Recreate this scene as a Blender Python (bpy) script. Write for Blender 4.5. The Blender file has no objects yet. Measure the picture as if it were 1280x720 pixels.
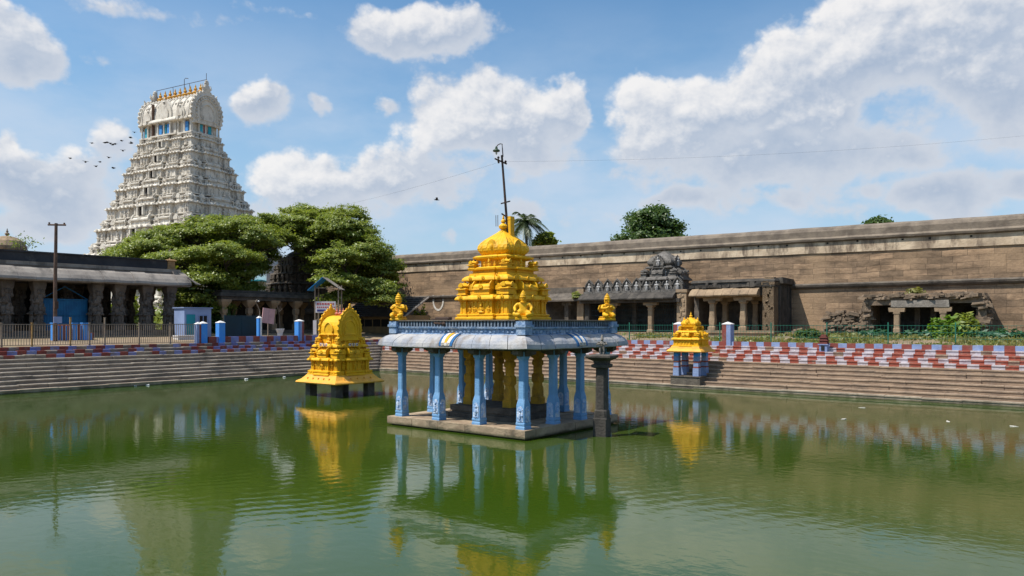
import bpy, bmesh, math, random
import numpy as np
from mathutils import Vector, Matrix
R = math.radians
rnd = random.Random(7)
SC = bpy.context.scene
COL = SC.collection

# ---------------------------------------------------------------- camera, sky, sun, exposure
F_PX, HOR, CAM_H = 960.0, 404.0, 4.0
YAW = R(38.66)
cd = bpy.data.cameras.new('camera'); cam = bpy.data.objects.new('camera', cd); COL.objects.link(cam)
cam.location = (0, 0, CAM_H); cam.rotation_euler = (R(90), 0, YAW)
cd.sensor_width = 36; cd.lens = 36 * F_PX / 1280; cd.shift_y = (HOR - 360) / 1280
cd.clip_start = 0.1; cd.clip_end = 5000
SC.camera = cam
CR = Vector((math.cos(YAW), math.sin(YAW), 0)); CF = Vector((-math.sin(YAW), math.cos(YAW), 0))

SUN_SHIFT = (0.32, 0.50)          # ground shift of a shadow per metre of height
SUN_EL = math.atan(1 / math.hypot(*SUN_SHIFT)); SUN_AZ = math.atan2(-SUN_SHIFT[1], -SUN_SHIFT[0])
sd = bpy.data.lights.new('sun', 'SUN'); sd.energy = 4.25; sd.angle = R(0.53); sd.color = (1, 0.945, 0.86)
sun = bpy.data.objects.new('sun', sd); COL.objects.link(sun)
sun.rotation_euler = Vector((SUN_SHIFT[0], SUN_SHIFT[1], -1)).to_track_quat('-Z', 'Y').to_euler()

SC.view_settings.view_transform = 'Standard'; SC.view_settings.look = 'None'
SC.view_settings.exposure = 0.42; SC.view_settings.gamma = 1
SC.view_settings.use_curve_mapping = False
SC.cycles.max_bounces = 6; SC.cycles.diffuse_bounces = 3; SC.cycles.glossy_bounces = 3
SC.cycles.transparent_max_bounces = 8; SC.cycles.caustics_reflective = False; SC.cycles.caustics_refractive = False
SC.cycles.use_denoising = True

def sock(node, key):
    return node.inputs[key]
def nd(nt, typ, ins=None, out=0, **props):
    n = nt.nodes.new(typ)
    for k, v in props.items(): setattr(n, k, v)
    for k, v in (ins or {}).items():
        if isinstance(v, bpy.types.NodeSocket): nt.links.new(v, n.inputs[k])
        else: n.inputs[k].default_value = v
    return n.outputs[out]
def mth(nt, op, a, b=None, c=None, clamp=False):
    ins = {0: a}
    if b is not None: ins[1] = b
    if c is not None: ins[2] = c
    return nd(nt, 'ShaderNodeMath', ins, operation=op, use_clamp=clamp)
def vm(nt, op, a, b=None, out=0, scale=None):
    ins = {0: a}
    if b is not None: ins[1] = b
    if scale is not None: ins['Scale'] = scale
    return nd(nt, 'ShaderNodeVectorMath', ins, out=out, operation=op)
def mixc(nt, fac, a, b, blend='MIX'):
    n = nt.nodes.new('ShaderNodeMix'); n.data_type = 'RGBA'; n.blend_type = blend
    for i, v in ((0, fac), (6, a), (7, b)):
        if isinstance(v, bpy.types.NodeSocket): nt.links.new(v, n.inputs[i])
        elif i == 0: n.inputs[0].default_value = v
        else: n.inputs[i].default_value = (*v[:3], 1)
    return n.outputs[2]
def ramp(nt, fac, lo, hi):
    return nd(nt, 'ShaderNodeMapRange', {0: fac, 1: lo, 2: hi, 3: 0.0, 4: 1.0}, interpolation_type='SMOOTHSTEP')

def build_world():
    w = bpy.data.worlds.new('World'); SC.world = w; w.use_nodes = True
    nt = w.node_tree; nt.nodes.clear()
    sky = nd(nt, 'ShaderNodeTexSky', sky_type='NISHITA', sun_disc=False, sun_elevation=SUN_EL,
             sun_rotation=math.pi / 2 - SUN_AZ, air_density=1.15, dust_density=1.0, ozone_density=3.0, altitude=0)
    g = nd(nt, 'ShaderNodeTexCoord', out='Generated')
    sep = nt.nodes.new('ShaderNodeSeparateXYZ'); nt.links.new(g, sep.inputs[0])
    gx, gy, gz = sep.outputs
    # azimuth measured from the view axis, and height angle
    fx = vm(nt, 'DOT_PRODUCT', g, tuple(CR), out='Value'); fy = vm(nt, 'DOT_PRODUCT', g, tuple(CF), out='Value')
    az = mth(nt, 'ARCTAN2', fx, fy)
    el = mth(nt, 'ARCSINE', gz)
    p0 = nd(nt, 'ShaderNodeCombineXYZ', {0: az, 1: el, 2: 0.0})
    wn = nd(nt, 'ShaderNodeTexNoise', {'Vector': p0, 'Scale': 11.0, 'Detail': 4.0, 'Roughness': 0.55}, out='Color')
    wv = vm(nt, 'SUBTRACT', wn, (0.5, 0.5, 0.5))
    p = vm(nt, 'ADD', p0, vm(nt, 'MULTIPLY', wv, (0.085, 0.06, 0.0)))
    # x, y, rx, ry (photo pixels from the horizon up), strength: the cloud banks in the sky
    B = [(890,140,120,52,1.1),(1000,110,125,70,1.15),(1105,55,130,68,1.2),(1215,62,105,85,1.1),(1275,125,75,60,1.0),(850,175,80,42,1),
         (960,195,150,50,1.0),(1090,180,130,45,.85),(700,190,60,30,.7),
         (590,140,68,55,1.15),(645,165,75,58,1.05),(712,140,32,44,1.05),(575,205,60,35,.7),
         (530,38,80,34,1.05),(585,30,34,30,.8),(485,52,34,18,.7),(490,122,26,16,.7),
         (325,132,42,27,.95),(400,130,17,15,.75),(365,118,20,12,.4),
         (20,75,55,38,1.0),(0,35,55,40,.9),(60,85,30,22,.6),(135,170,32,40,.75),(60,240,130,48,1.0),(8,190,30,32,.8),(90,225,60,30,.6),(130,65,30,18,.35),
         (390,222,90,40,1.0),(480,228,75,42,1.0),(545,225,50,48,.9),(370,250,110,30,.6),(555,297,22,22,.6),
         (850,245,50,18,.85),(975,248,75,24,.8),(680,232,25,18,.6),(1140,186,55,19,.85),(1190,238,100,32,.95),(1265,232,45,24,.85),(1030,262,90,22,.6),
         (760,268,90,25,.7),(920,225,120,28,.75),(1080,232,70,24,.7),(640,262,70,22,.65),(460,262,90,26,.75),(330,262,60,24,.7),(1180,262,110,24,.8),(30,285,80,26,.8),(800,215,70,26,.7),(1150,140,70,26,.75),(200,8,170,18,.55),(330,5,80,14,.5),(-250,150,180,90,1.),(1550,120,190,110,1.),(-100,40,80,50,.7),(1450,20,100,60,.9)]
    field = None; grad = None; wsum = None
    for (x, y, rx, ry, a) in B:
        dx = (x - 640) / F_PX; dz = (HOR - y) / F_PX; dd = 1 + dx * dx
        ca, ce = math.atan(dx), math.atan(dz / math.sqrt(dd))
        ra = rx / F_PX / dd; re = ry / F_PX / math.sqrt(dd + dz * dz) * 0.95
        q = vm(nt, 'MULTIPLY', vm(nt, 'SUBTRACT', p, (ca, ce, 0)), (1 / ra, 1 / re, 0))
        e = mth(nt, 'EXPONENT', mth(nt, 'MULTIPLY', vm(nt, 'DOT_PRODUCT', q, q, out='Value'), -0.62)); wsum = e if wsum is None else mth(nt, 'ADD', wsum, e)
        l = mth(nt, 'MULTIPLY', e, vm(nt, 'DOT_PRODUCT', q, (-0.35, 0.94, 0), out='Value'))
        ea = mth(nt, 'MULTIPLY', e, a); field = ea if field is None else mth(nt, 'SMOOTH_MAX', field, ea, 0.18)
        grad = l if grad is None else mth(nt, 'ADD', grad, l)
    # a second, denser deck high overhead (seen only in the water)
    over = ramp(nt, el, R(27), R(42))
    on = nd(nt, 'ShaderNodeTexNoise', {'Vector': vm(nt, 'MULTIPLY', g, (1, 1, 1.6)), 'Scale': 3.2, 'Detail': 3.0})
    field = mth(nt, 'MULTIPLY_ADD', mth(nt, 'MULTIPLY', over, ramp(nt, on, .42, .62)), 0.9, field)
    sn = {'Scale': 8.5, 'Detail': 10.0, 'Roughness': 0.60, 'Distortion': 0.0}
    ps = vm(nt, 'MULTIPLY', p0, (1.0, 1.25, 1.0))
    n1 = nd(nt, 'ShaderNodeTexNoise', {'Vector': ps, **sn})
    n2 = nd(nt, 'ShaderNodeTexNoise', {'Vector': vm(nt, 'ADD', ps, (-0.008, 0.016, 0)), **sn})
    pv = vm(nt, 'ADD', ps, vm(nt, 'MULTIPLY', wv, (0.03, 0.03, 0.0)))
    vset = {'Scale': 17.0, 'Detail': 3.0, 'Roughness': 0.55, 'Lacunarity': 2.3}
    v1 = nd(nt, 'ShaderNodeTexVoronoi', {'Vector': pv, **vset}, feature='F1', normalize=True)
    v2 = nd(nt, 'ShaderNodeTexVoronoi', {'Vector': vm(nt, 'ADD', pv, (-0.006, 0.012, 0)), **vset}, feature='F1', normalize=True)
    fs = mth(nt, 'MINIMUM', field, 1.25)
    dens = mth(nt, 'MULTIPLY_ADD', mth(nt, 'SUBTRACT', n1, 0.5), 1.05, mth(nt, 'MULTIPLY_ADD', mth(nt, 'SUBTRACT', 0.30, v1), 0.85, mth(nt, 'SUBTRACT', fs, 0.485)))
    alpha = ramp(nt, dens, -0.05, 0.21)
    s1 = mth(nt, 'DIVIDE', grad, mth(nt, 'ADD', wsum, 0.25))
    s2 = mth(nt, 'ADD', mth(nt, 'MULTIPLY', mth(nt, 'SUBTRACT', n1, n2), 2.2), mth(nt, 'MULTIPLY', mth(nt, 'SUBTRACT', v2, v1), 1.7))
    lit = ramp(nt, mth(nt, 'ADD', mth(nt, 'MULTIPLY', s1, 0.95), s2), -0.35, 0.95)
    thin = ramp(nt, dens, 0.75, 0.05)
    lit = mth(nt, 'MAXIMUM', lit, mth(nt, 'MULTIPLY', thin, 0.45))
    K = 10.0
    ccol = mixc(nt, lit, (0.295 * K, 0.36 * K, 0.465 * K), (0.70 * K, 0.685 * K, 0.675 * K))
    vn = nd(nt, 'ShaderNodeTexNoise', {'Vector': vm(nt, 'MULTIPLY', p0, (1.0, 2.2, 1.0)), 'Scale': 3.4, 'Detail': 6.0, 'Roughness': 0.55})
    veil = mth(nt, 'MULTIPLY', ramp(nt, vn, 0.34, 0.64), ramp(nt, el, R(25), R(8)))
    hz = ramp(nt, el, R(26), R(2))
    skyc = mixc(nt, mth(nt, 'MULTIPLY', hz, 0.65), mixc(nt, 1.0, sky, (0.70, 0.97, 1.08), 'MULTIPLY'), (0.34 * K, 0.47 * K, 0.62 * K))
    skyc = mixc(nt, mth(nt, 'MULTIPLY', veil, 0.74), skyc, (0.45 * K, 0.52 * K, 0.62 * K))
    col = mixc(nt, mth(nt, 'MULTIPLY', alpha, 0.93), skyc, ccol)
    low = ramp(nt, el, R(1), R(-2))
    col = mixc(nt, low, col, (0.2 * K, 0.2 * K, 0.18 * K))
    bg = nt.nodes.new('ShaderNodeBackground'); nt.links.new(col, bg.inputs[0]); bg.inputs[1].default_value = 0.1
    o = nt.nodes.new('ShaderNodeOutputWorld'); nt.links.new(bg.outputs[0], o.inputs[0])
build_world()

# ---------------------------------------------------------------- places from the photo's perspective
def ray(px, py):
    return CR * ((px - 640) / F_PX) + CF + Vector((0, 0, (HOR - py) / F_PX))
def at(px, py=None, X=None, Y=None, Z=None, D=None):
    r = ray(px, HOR if py is None else py)
    t = D if D is not None else (X / r.x if X is not None else (Y / r.y if Y is not None else (Z - CAM_H) / r.z))
    v = r * t; v.z += CAM_H
    return v

# ---------------------------------------------------------------- materials
MATS = {}
def mat(name, c1, c2=None, scale=2.0, rough=0.85, bump=0.25, bscale=12.0, stain=None, st_scale=0.6, st_amt=0.5, st_lo=0.5, streak=1.0,
        brick=None, metallic=0.0, spec=0.3, fine=0.25, mortar=None, c3=None, tide=0.0):
    m = bpy.data.materials.new(name); m.use_nodes = True; nt = m.node_tree
    b = nt.nodes['Principled BSDF']
    pos = nd(nt, 'ShaderNodeNewGeometry', out='Position')
    c2 = c2 or tuple(x * 0.7 for x in c1)
    n = nd(nt, 'ShaderNodeTexNoise', {'Vector': pos, 'Scale': scale, 'Detail': 6.0, 'Roughness': 0.62})
    col = mixc(nt, ramp(nt, n, 0.33, 0.67), c1, c2)
    hgt = nd(nt, 'ShaderNodeTexNoise', {'Vector': pos, 'Scale': bscale, 'Detail': 5.0, 'Roughness': 0.6})
    if brick:
        bw, bh, axis = brick
        sp = nt.nodes.new('ShaderNodeSeparateXYZ'); nt.links.new(pos, sp.inputs[0])
        h = {'x': sp.outputs[0], 'y': sp.outputs[1]}.get(axis) or mth(nt, 'ADD', sp.outputs[0], sp.outputs[1])
        wob = nd(nt, 'ShaderNodeTexNoise', {'Vector': pos, 'Scale': 0.35, 'Detail': 2.0})
        zz = mth(nt, 'MULTIPLY_ADD', wob, bh * 0.9, sp.outputs[2])
        v = nd(nt, 'ShaderNodeCombineXYZ', {0: h, 1: zz, 2: 0.0})
        bn = nt.nodes.new('ShaderNodeTexBrick'); nt.links.new(v, bn.inputs['Vector'])
        bn.offset = 0.43; bn.squash = 0.62; bn.squash_frequency = 3
        for k, val in (('Scale', 1.0), ('Mortar Size', 0.016), ('Mortar Smooth', 0.6), ('Bias', 0.0), ('Brick Width', bw), ('Row Height', bh)): bn.inputs[k].default_value = val
        bn.inputs['Color1'].default_value = (0.62, 0.60, 0.58, 1); bn.inputs['Color2'].default_value = (1.30, 1.22, 1.14, 1)
        mo = mortar or 0.35; bn.inputs['Mortar'].default_value = (mo, mo, mo, 1)
        col = mixc(nt, 0.85, col, bn.outputs[0], 'MULTIPLY')
        sn_ = nd(nt, 'ShaderNodeTexNoise', {'Vector': vm(nt, 'MULTIPLY', v, (0.55, 2.1, 1)), 'Scale': 1.0, 'Detail': 3.0, 'Roughness': 0.7})
        sv_ = mth(nt, 'MULTIPLY_ADD', ramp(nt, sn_, 0.32, 0.68), 0.62, 0.66)
        col = mixc(nt, 1.0, col, nd(nt, 'ShaderNodeCombineColor', {0: sv_, 1: sv_, 2: sv_}), 'MULTIPLY')
        hgt = mth(nt, 'MULTIPLY_ADD', bn.outputs[1], -1.2, hgt)
    if c3:
        n3 = nd(nt, 'ShaderNodeTexNoise', {'Vector': pos, 'Scale': scale * 0.37, 'Detail': 4.0})
        col = mixc(nt, ramp(nt, n3, 0.5, 0.68), col, c3)
    if stain:
        sv = vm(nt, 'MULTIPLY', pos, (1, 1, streak))
        s = nd(nt, 'ShaderNodeTexNoise', {'Vector': sv, 'Scale': st_scale, 'Detail': 8.0, 'Roughness': 0.68})
        col = mixc(nt, mth(nt, 'MULTIPLY', ramp(nt, s, st_lo, st_lo + 0.17), st_amt), col, stain)
    if tide:        # algae line left by the water
        sp2 = nt.nodes.new('ShaderNodeSeparateXYZ'); nt.links.new(pos, sp2.inputs[0])
        tn = nd(nt, 'ShaderNodeTexNoise', {'Vector': pos, 'Scale': 2.5, 'Detail': 5.0})
        col = mixc(nt, mth(nt, 'MULTIPLY', ramp(nt, mth(nt, 'MULTIPLY_ADD', tn, -.16, sp2.outputs[2]), tide, tide - .12), .85), col, (0.05, 0.055, 0.025))
    fn = nd(nt, 'ShaderNodeTexNoise', {'Vector': pos, 'Scale': bscale * 2.3, 'Detail': 4.0, 'Roughness': 0.7})
    fv = mth(nt, 'MULTIPLY_ADD', fn, fine * 2, 1 - fine)
    col = mixc(nt, 1.0, col, nd(nt, 'ShaderNodeCombineColor', {0: fv, 1: fv, 2: fv}), 'MULTIPLY')
    nt.links.new(col, b.inputs['Base Color'])
    b.inputs['Roughness'].default_value = rough; b.inputs['Metallic'].default_value = metallic
    b.inputs['Specular IOR Level'].default_value = spec
    if bump:
        bm = nd(nt, 'ShaderNodeBump', {'Strength': bump, 'Distance': 0.06, 'Height': hgt})
        nt.links.new(bm, b.inputs['Normal'])
    MATS[name] = m
    return m
M = MATS
mat('yellow_paint', (0.82, 0.45, 0.006), (0.70, 0.36, 0.005), scale=3, rough=0.62, bump=0.25, bscale=14, stain=(0.40, 0.19, 0.015), st_scale=2.2, st_amt=0.6, st_lo=0.53, streak=0.35, fine=0.1, spec=0.4)
mat('yellow_ledge', (0.86, 0.42, 0.05), (0.70, 0.34, 0.05), scale=2, rough=0.6, bump=0.2, stain=(0.62, 0.33, 0.16), st_scale=1.1, st_amt=0.6, st_lo=0.5, fine=0.15)
mat('yellow_column', (0.55, 0.29, 0.02), (0.42, 0.22, 0.025), scale=3, rough=0.7, bump=0.4, bscale=9, stain=(0.2, 0.11, 0.03), st_scale=1.5, st_amt=0.5, fine=0.15)
mat('blue_paint', (0.14, 0.31, 0.55), (0.19, 0.36, 0.58), scale=2.5, rough=0.65, bump=0.3, bscale=14, stain=(0.33, 0.47, 0.66), st_scale=2.2, st_amt=0.6, st_lo=0.52, streak=0.4, fine=0.14)
mat('blue_carving', (0.20, 0.37, 0.66), (0.62, 0.68, 0.78), scale=7, rough=0.75, bump=0.9, bscale=9, stain=(0.10, 0.14, 0.2), st_scale=3.0, st_amt=0.5, st_lo=0.55, fine=0.2)
mat('blue_frieze', (0.13, 0.235, 0.40), (0.34, 0.42, 0.54), scale=4.5, rough=0.8, bump=0.7, bscale=8, stain=(0.09, 0.11, 0.15), st_scale=1.7, st_amt=0.6, st_lo=0.52, fine=0.2)
mat('blue_rail', (0.13, 0.17, 0.22), (0.21, 0.25, 0.30), scale=4, rough=0.85, bump=0.5, stain=(0.05, 0.05, 0.055), st_scale=1.5, st_amt=0.7, fine=0.25)
mat('eave_paint', (0.43, 0.415, 0.40), (0.28, 0.30, 0.35), scale=1.6, rough=0.85, bump=0.4, bscale=8, stain=(0.22, 0.185, 0.155), st_scale=1.3, st_amt=0.75, st_lo=0.5, streak=0.5, fine=0.2)
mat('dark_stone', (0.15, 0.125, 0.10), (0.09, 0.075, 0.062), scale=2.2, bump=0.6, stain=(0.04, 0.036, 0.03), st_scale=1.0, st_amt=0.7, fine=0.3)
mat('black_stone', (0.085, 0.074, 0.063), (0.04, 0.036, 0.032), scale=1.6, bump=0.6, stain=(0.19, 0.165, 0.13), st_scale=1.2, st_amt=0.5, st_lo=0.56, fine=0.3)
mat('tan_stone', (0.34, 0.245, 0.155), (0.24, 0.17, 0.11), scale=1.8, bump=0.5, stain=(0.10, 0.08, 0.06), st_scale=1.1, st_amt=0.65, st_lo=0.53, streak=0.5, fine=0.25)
mat('plinth_stone', (0.42, 0.32, 0.215), (0.27, 0.195, 0.13), scale=1.5, bump=0.5, stain=(0.09, 0.075, 0.055), st_scale=0.9, st_amt=0.75, fine=0.25, tide=.10)
mat('step_stone', (0.33, 0.235, 0.16), (0.22, 0.155, 0.11), scale=0.9, bump=0.5, bscale=7, stain=(0.085, 0.068, 0.055), st_scale=0.5, st_amt=0.6, st_lo=0.52, fine=0.25, c3=(0.22, 0.16, 0.12))
mat('grey_step_stone', (0.25, 0.205, 0.165), (0.165, 0.135, 0.11), scale=0.9, bump=0.5, bscale=7, stain=(0.06, 0.053, 0.046), st_scale=0.45, st_amt=0.6, st_lo=0.52, fine=0.25)
mat('pale_step_stone', (0.44, 0.36, 0.27), (0.28, 0.22, 0.165), scale=1.2, bump=0.5, stain=(0.16, 0.13, 0.09), st_scale=0.7, st_amt=0.75, fine=0.25, tide=.05)
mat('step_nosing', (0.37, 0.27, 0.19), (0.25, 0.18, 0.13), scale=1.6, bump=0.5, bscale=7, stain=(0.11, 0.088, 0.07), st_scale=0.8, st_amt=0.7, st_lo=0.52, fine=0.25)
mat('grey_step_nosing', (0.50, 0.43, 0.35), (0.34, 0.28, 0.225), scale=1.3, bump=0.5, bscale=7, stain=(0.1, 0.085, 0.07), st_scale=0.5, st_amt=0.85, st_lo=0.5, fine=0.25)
mat('step_red', (0.33, 0.085, 0.055), (0.27, 0.075, 0.05), scale=3, bump=0.3, stain=(0.34, 0.24, 0.19), st_scale=2.4, st_amt=0.8, st_lo=0.51, fine=0.2)
mat('step_white', (0.53, 0.485, 0.505), (0.41, 0.365, 0.395), scale=3, bump=0.3, stain=(0.29, 0.19, 0.15), st_scale=2.2, st_amt=0.8, st_lo=0.51, fine=0.2)
mat('paint_red', (0.26, 0.065, 0.05), (0.19, 0.055, 0.045), scale=3, bump=0.3, stain=(0.2, 0.15, 0.12), st_scale=2, st_amt=0.7, st_lo=0.52, fine=0.2)
mat('paint_blue', (0.16, 0.27, 0.66), (0.22, 0.33, 0.66), scale=3, bump=0.3, stain=(0.36, 0.36, 0.42), st_scale=2, st_amt=0.5, st_lo=0.56, fine=0.2)
mat('paint_pale_blue', (0.25, 0.32, 0.50), (0.19, 0.26, 0.45), scale=3, bump=0.3, stain=(0.28, 0.24, 0.24), st_scale=2, st_amt=0.5, st_lo=0.55, fine=0.2)
mat('paint_dull_blue', (0.15, 0.19, 0.44), (0.22, 0.235, 0.42), scale=3, bump=0.3, stain=(0.22, 0.17, 0.15), st_scale=1.8, st_amt=0.8, st_lo=0.5, fine=0.25)
mat('paint_bright_blue', (0.05, 0.25, 0.72), (0.07, 0.28, 0.66), scale=3, bump=0.2, fine=0.15, stain=(0.3, 0.35, 0.45), st_scale=2, st_amt=0.35, st_lo=0.58)
mat('paint_white', (0.74, 0.72, 0.70), (0.62, 0.60, 0.58), scale=3, bump=0.2, fine=0.15)
mat('wall_stone', (0.315, 0.22, 0.142), (0.22, 0.155, 0.103), scale=0.5, bump=0.55, bscale=5, brick=(1.55, 0.44, 'x'), stain=(0.13, 0.09, 0.06), st_scale=0.22, st_amt=0.5, st_lo=0.5, streak=0.45, fine=0.28, c3=(0.34, 0.23, 0.14))
mat('wall_plaster', (0.66, 0.53, 0.38), (0.46, 0.35, 0.24), scale=1.2, bump=0.4, stain=(0.15, 0.11, 0.08), st_scale=1.15, st_amt=0.9, st_lo=0.485, streak=0.3, fine=0.3, c3=(0.33, 0.25, 0.175))
mat('wall_coping', (0.235, 0.19, 0.145), (0.135, 0.108, 0.085), scale=1.1, bump=0.5, stain=(0.36, 0.30, 0.235), st_scale=0.9, st_amt=0.45, st_lo=0.55, streak=0.5, fine=0.3)
mat('gopuram_white', (0.68, 0.635, 0.555), (0.56, 0.51, 0.43), scale=0.8, bump=0.4, bscale=3, stain=(0.27, 0.235, 0.20), st_scale=0.9, st_amt=0.75, st_lo=0.5, streak=0.4, fine=0.2)
mat('gopuram_window_blue', (0.08, 0.30, 0.62), (0.05, 0.2, 0.5), scale=2, bump=0, fine=0.2)
mat('gopuram_window_teal', (0.04, 0.38, 0.48), (0.04, 0.3, 0.42), scale=2, bump=0, fine=0.2)
mat('gopuram_window_red', (0.30, 0.06, 0.07), (0.24, 0.05, 0.06), scale=2, bump=0, fine=0.2)
mat('dark_opening', (0.02, 0.018, 0.017), (0.012, 0.011, 0.01), bump=0, fine=0.1)
mat('gilt', (0.62, 0.34, 0.07), (0.5, 0.27, 0.06), scale=3, rough=0.38, bump=0.1, metallic=0.6, fine=0.15)
mat('rust_iron', (0.085, 0.05, 0.036), (0.05, 0.034, 0.028), scale=6, rough=0.8, bump=0.2, fine=0.3)
mat('brown_pole', (0.15, 0.09, 0.065), (0.09, 0.06, 0.045), scale=3, bump=0.2, fine=0.3)
mat('rail_iron', (0.27, 0.21, 0.155), (0.20, 0.155, 0.12), scale=4, rough=0.7, bump=0.1, fine=0.2)
mat('rail_ochre', (0.38, 0.22, 0.08), (0.3, 0.18, 0.07), scale=4, rough=0.7, bump=0.1, fine=0.2)
mat('lamp_green', (0.05, 0.085, 0.05), (0.035, 0.06, 0.035), rough=0.5, bump=0, fine=0.1)
mat('lamp_glass', (0.6, 0.6, 0.5), rough=0.2, bump=0, fine=0.05)
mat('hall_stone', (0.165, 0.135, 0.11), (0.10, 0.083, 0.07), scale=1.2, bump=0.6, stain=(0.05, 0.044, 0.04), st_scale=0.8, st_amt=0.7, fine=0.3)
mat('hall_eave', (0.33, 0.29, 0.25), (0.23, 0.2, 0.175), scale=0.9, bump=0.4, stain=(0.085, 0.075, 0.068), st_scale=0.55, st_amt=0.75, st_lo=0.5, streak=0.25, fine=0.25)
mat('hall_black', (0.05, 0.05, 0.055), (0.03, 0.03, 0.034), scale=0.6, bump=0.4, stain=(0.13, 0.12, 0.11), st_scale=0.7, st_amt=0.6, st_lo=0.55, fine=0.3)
mat('shutter_blue', (0.015, 0.16, 0.34), (0.012, 0.11, 0.25), scale=1.2, rough=0.6, bump=0.1, fine=0.2)
mat('ochre_plaster', (0.36, 0.22, 0.10), (0.28, 0.17, 0.085), scale=1.5, bump=0.4, stain=(0.1, 0.07, 0.045), st_scale=1.4, st_amt=0.6, fine=0.2)
mat('kiosk_blue', (0.26, 0.34, 0.55), (0.21, 0.28, 0.46), scale=1, bump=0.1, fine=0.1)
mat('teal_paint', (0.02, 0.26, 0.32), (0.02, 0.2, 0.26), scale=1, bump=0.1, fine=0.1)
mat('board_green', (0.010, 0.035, 0.05), (0.008, 0.028, 0.04), scale=1, rough=0.5, bump=0.05, fine=0.1)
mat('pink_board', (0.62, 0.36, 0.35), (0.52, 0.3, 0.3), scale=2, bump=0.05, fine=0.12)
mat('banner_white', (0.62, 0.58, 0.60), (0.54, 0.5, 0.53), scale=2, bump=0.05, fine=0.1)
mat('print_red', (0.50, 0.08, 0.08), bump=0, fine=0.1)
mat('print_navy', (0.05, 0.06, 0.25), bump=0, fine=0.1)
mat('tarp_blue', (0.02, 0.25, 0.66), (0.02, 0.2, 0.56), scale=1.5, rough=0.5, bump=0.2, fine=0.1)
mat('tarp_turquoise', (0.05, 0.42, 0.52), (0.04, 0.34, 0.44), scale=1.5, rough=0.5, bump=0.2, fine=0.1)
mat('roof_tile', (0.075, 0.062, 0.052), (0.045, 0.038, 0.033), scale=1.4, bump=0.8, bscale=5, fine=0.35)
mat('shed_wall', (0.30, 0.20, 0.095), (0.22, 0.15, 0.08), scale=1.2, bump=0.2, fine=0.2)
mat('namam_white', (0.70, 0.66, 0.60), (0.52, 0.47, 0.40), scale=2.5, bump=0.2, fine=0.2)
mat('namam_yellow', (0.80, 0.42, 0.02), (0.7, 0.36, 0.02), bump=0.1, fine=0.1)
mat('namam_blue', (0.03, 0.14, 0.33), (0.03, 0.11, 0.26), bump=0.1, fine=0.1)
mat('pink_kalasha', (0.62, 0.20, 0.13), (0.5, 0.15, 0.1), scale=4, rough=0.6, bump=0.1, fine=0.1)
mat('fence_green', (0.02, 0.15, 0.10), (0.018, 0.12, 0.085), rough=0.5, bump=0, fine=0.1)
mat('grille_iron', (0.03, 0.05, 0.055), bump=0, fine=0.1)
mat('bark', (0.085, 0.065, 0.05), (0.05, 0.04, 0.032), scale=3, bump=0.7, bscale=8, fine=0.3)
mat('palm_bark', (0.16, 0.13, 0.10), (0.1, 0.085, 0.065), scale=3, bump=0.6, fine=0.3)
mat('rubble_stone', (0.25, 0.18, 0.12), (0.12, 0.09, 0.065), scale=2.6, bump=0.7, bscale=6, fine=0.3, stain=(0.06, 0.048, 0.037), st_scale=1.5, st_amt=0.6)
mat('ground_earth', (0.29, 0.215, 0.14), (0.20, 0.15, 0.095), scale=0.35, bump=0.4, bscale=3, stain=(0.10, 0.125, 0.035), st_scale=0.3, st_amt=0.6, st_lo=0.52, fine=0.3)
mat('bird_dark', (0.04, 0.036, 0.034), bump=0, fine=0.1)
mat('litter_white', (0.72, 0.72, 0.70), (0.6, 0.6, 0.58), scale=6, bump=0.1, fine=0.1)
mat('cable_black', (0.03, 0.03, 0.03), bump=0, fine=0.05)
mat('terracotta_red', (0.16, 0.045, 0.035), (0.11, 0.035, 0.03), scale=4, bump=0.4, fine=0.25)
mat('grey_idol', (0.28, 0.25, 0.215), (0.17, 0.15, 0.13), scale=4, bump=0.5, fine=0.25)
mat('niche_stone', (0.17, 0.155, 0.14), (0.085, 0.078, 0.07), scale=2.5, bump=0.6, stain=(0.30, 0.28, 0.26), st_scale=2.2, st_amt=0.6, st_lo=0.55, fine=0.3)
mat('niche_white', (0.56, 0.54, 0.52), (0.40, 0.385, 0.37), scale=5, bump=0.3, stain=(0.12, 0.11, 0.1), st_scale=3, st_amt=0.6, st_lo=0.52, fine=0.2)

def leaf_mat(name, c1, c2, c3, scale=0.35):
    m = bpy.data.materials.new(name); m.use_nodes = True; nt = m.node_tree; nt.nodes.clear()
    geo = nt.nodes.new('ShaderNodeNewGeometry')
    n = nd(nt, 'ShaderNodeTexNoise', {'Vector': geo.outputs['Position'], 'Scale': scale, 'Detail': 3.0})
    col = mixc(nt, ramp(nt, n, 0.36, 0.64), c1, c2)
    col = mixc(nt, mth(nt, 'POWER', geo.outputs['Random Per Island'], 1.6), col, c3)
    d = nt.nodes.new('ShaderNodeBsdfDiffuse'); t = nt.nodes.new('ShaderNodeBsdfTranslucent'); g = nt.nodes.new('ShaderNodeBsdfGlossy')
    nt.links.new(col, d.inputs[0]); nt.links.new(mixc(nt, 1.0, col, (1.25, 1.3, 0.5), 'MULTIPLY'), t.inputs[0])
    g.inputs['Roughness'].default_value = 0.45; g.inputs[0].default_value = (0.9, 0.95, 0.9, 1)
    a = nd(nt, 'ShaderNodeMixShader', {0: 0.42, 1: d.outputs[0], 2: t.outputs[0]})
    s = nd(nt, 'ShaderNodeMixShader', {0: 0.035, 1: a, 2: g.outputs[0]})
    o = nt.nodes.new('ShaderNodeOutputMaterial'); nt.links.new(s, o.inputs[0])
    MATS[name] = m
leaf_mat('leaf_rain_tree', (0.205, 0.265, 0.040), (0.125, 0.185, 0.030), (0.31, 0.33, 0.07))
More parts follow.
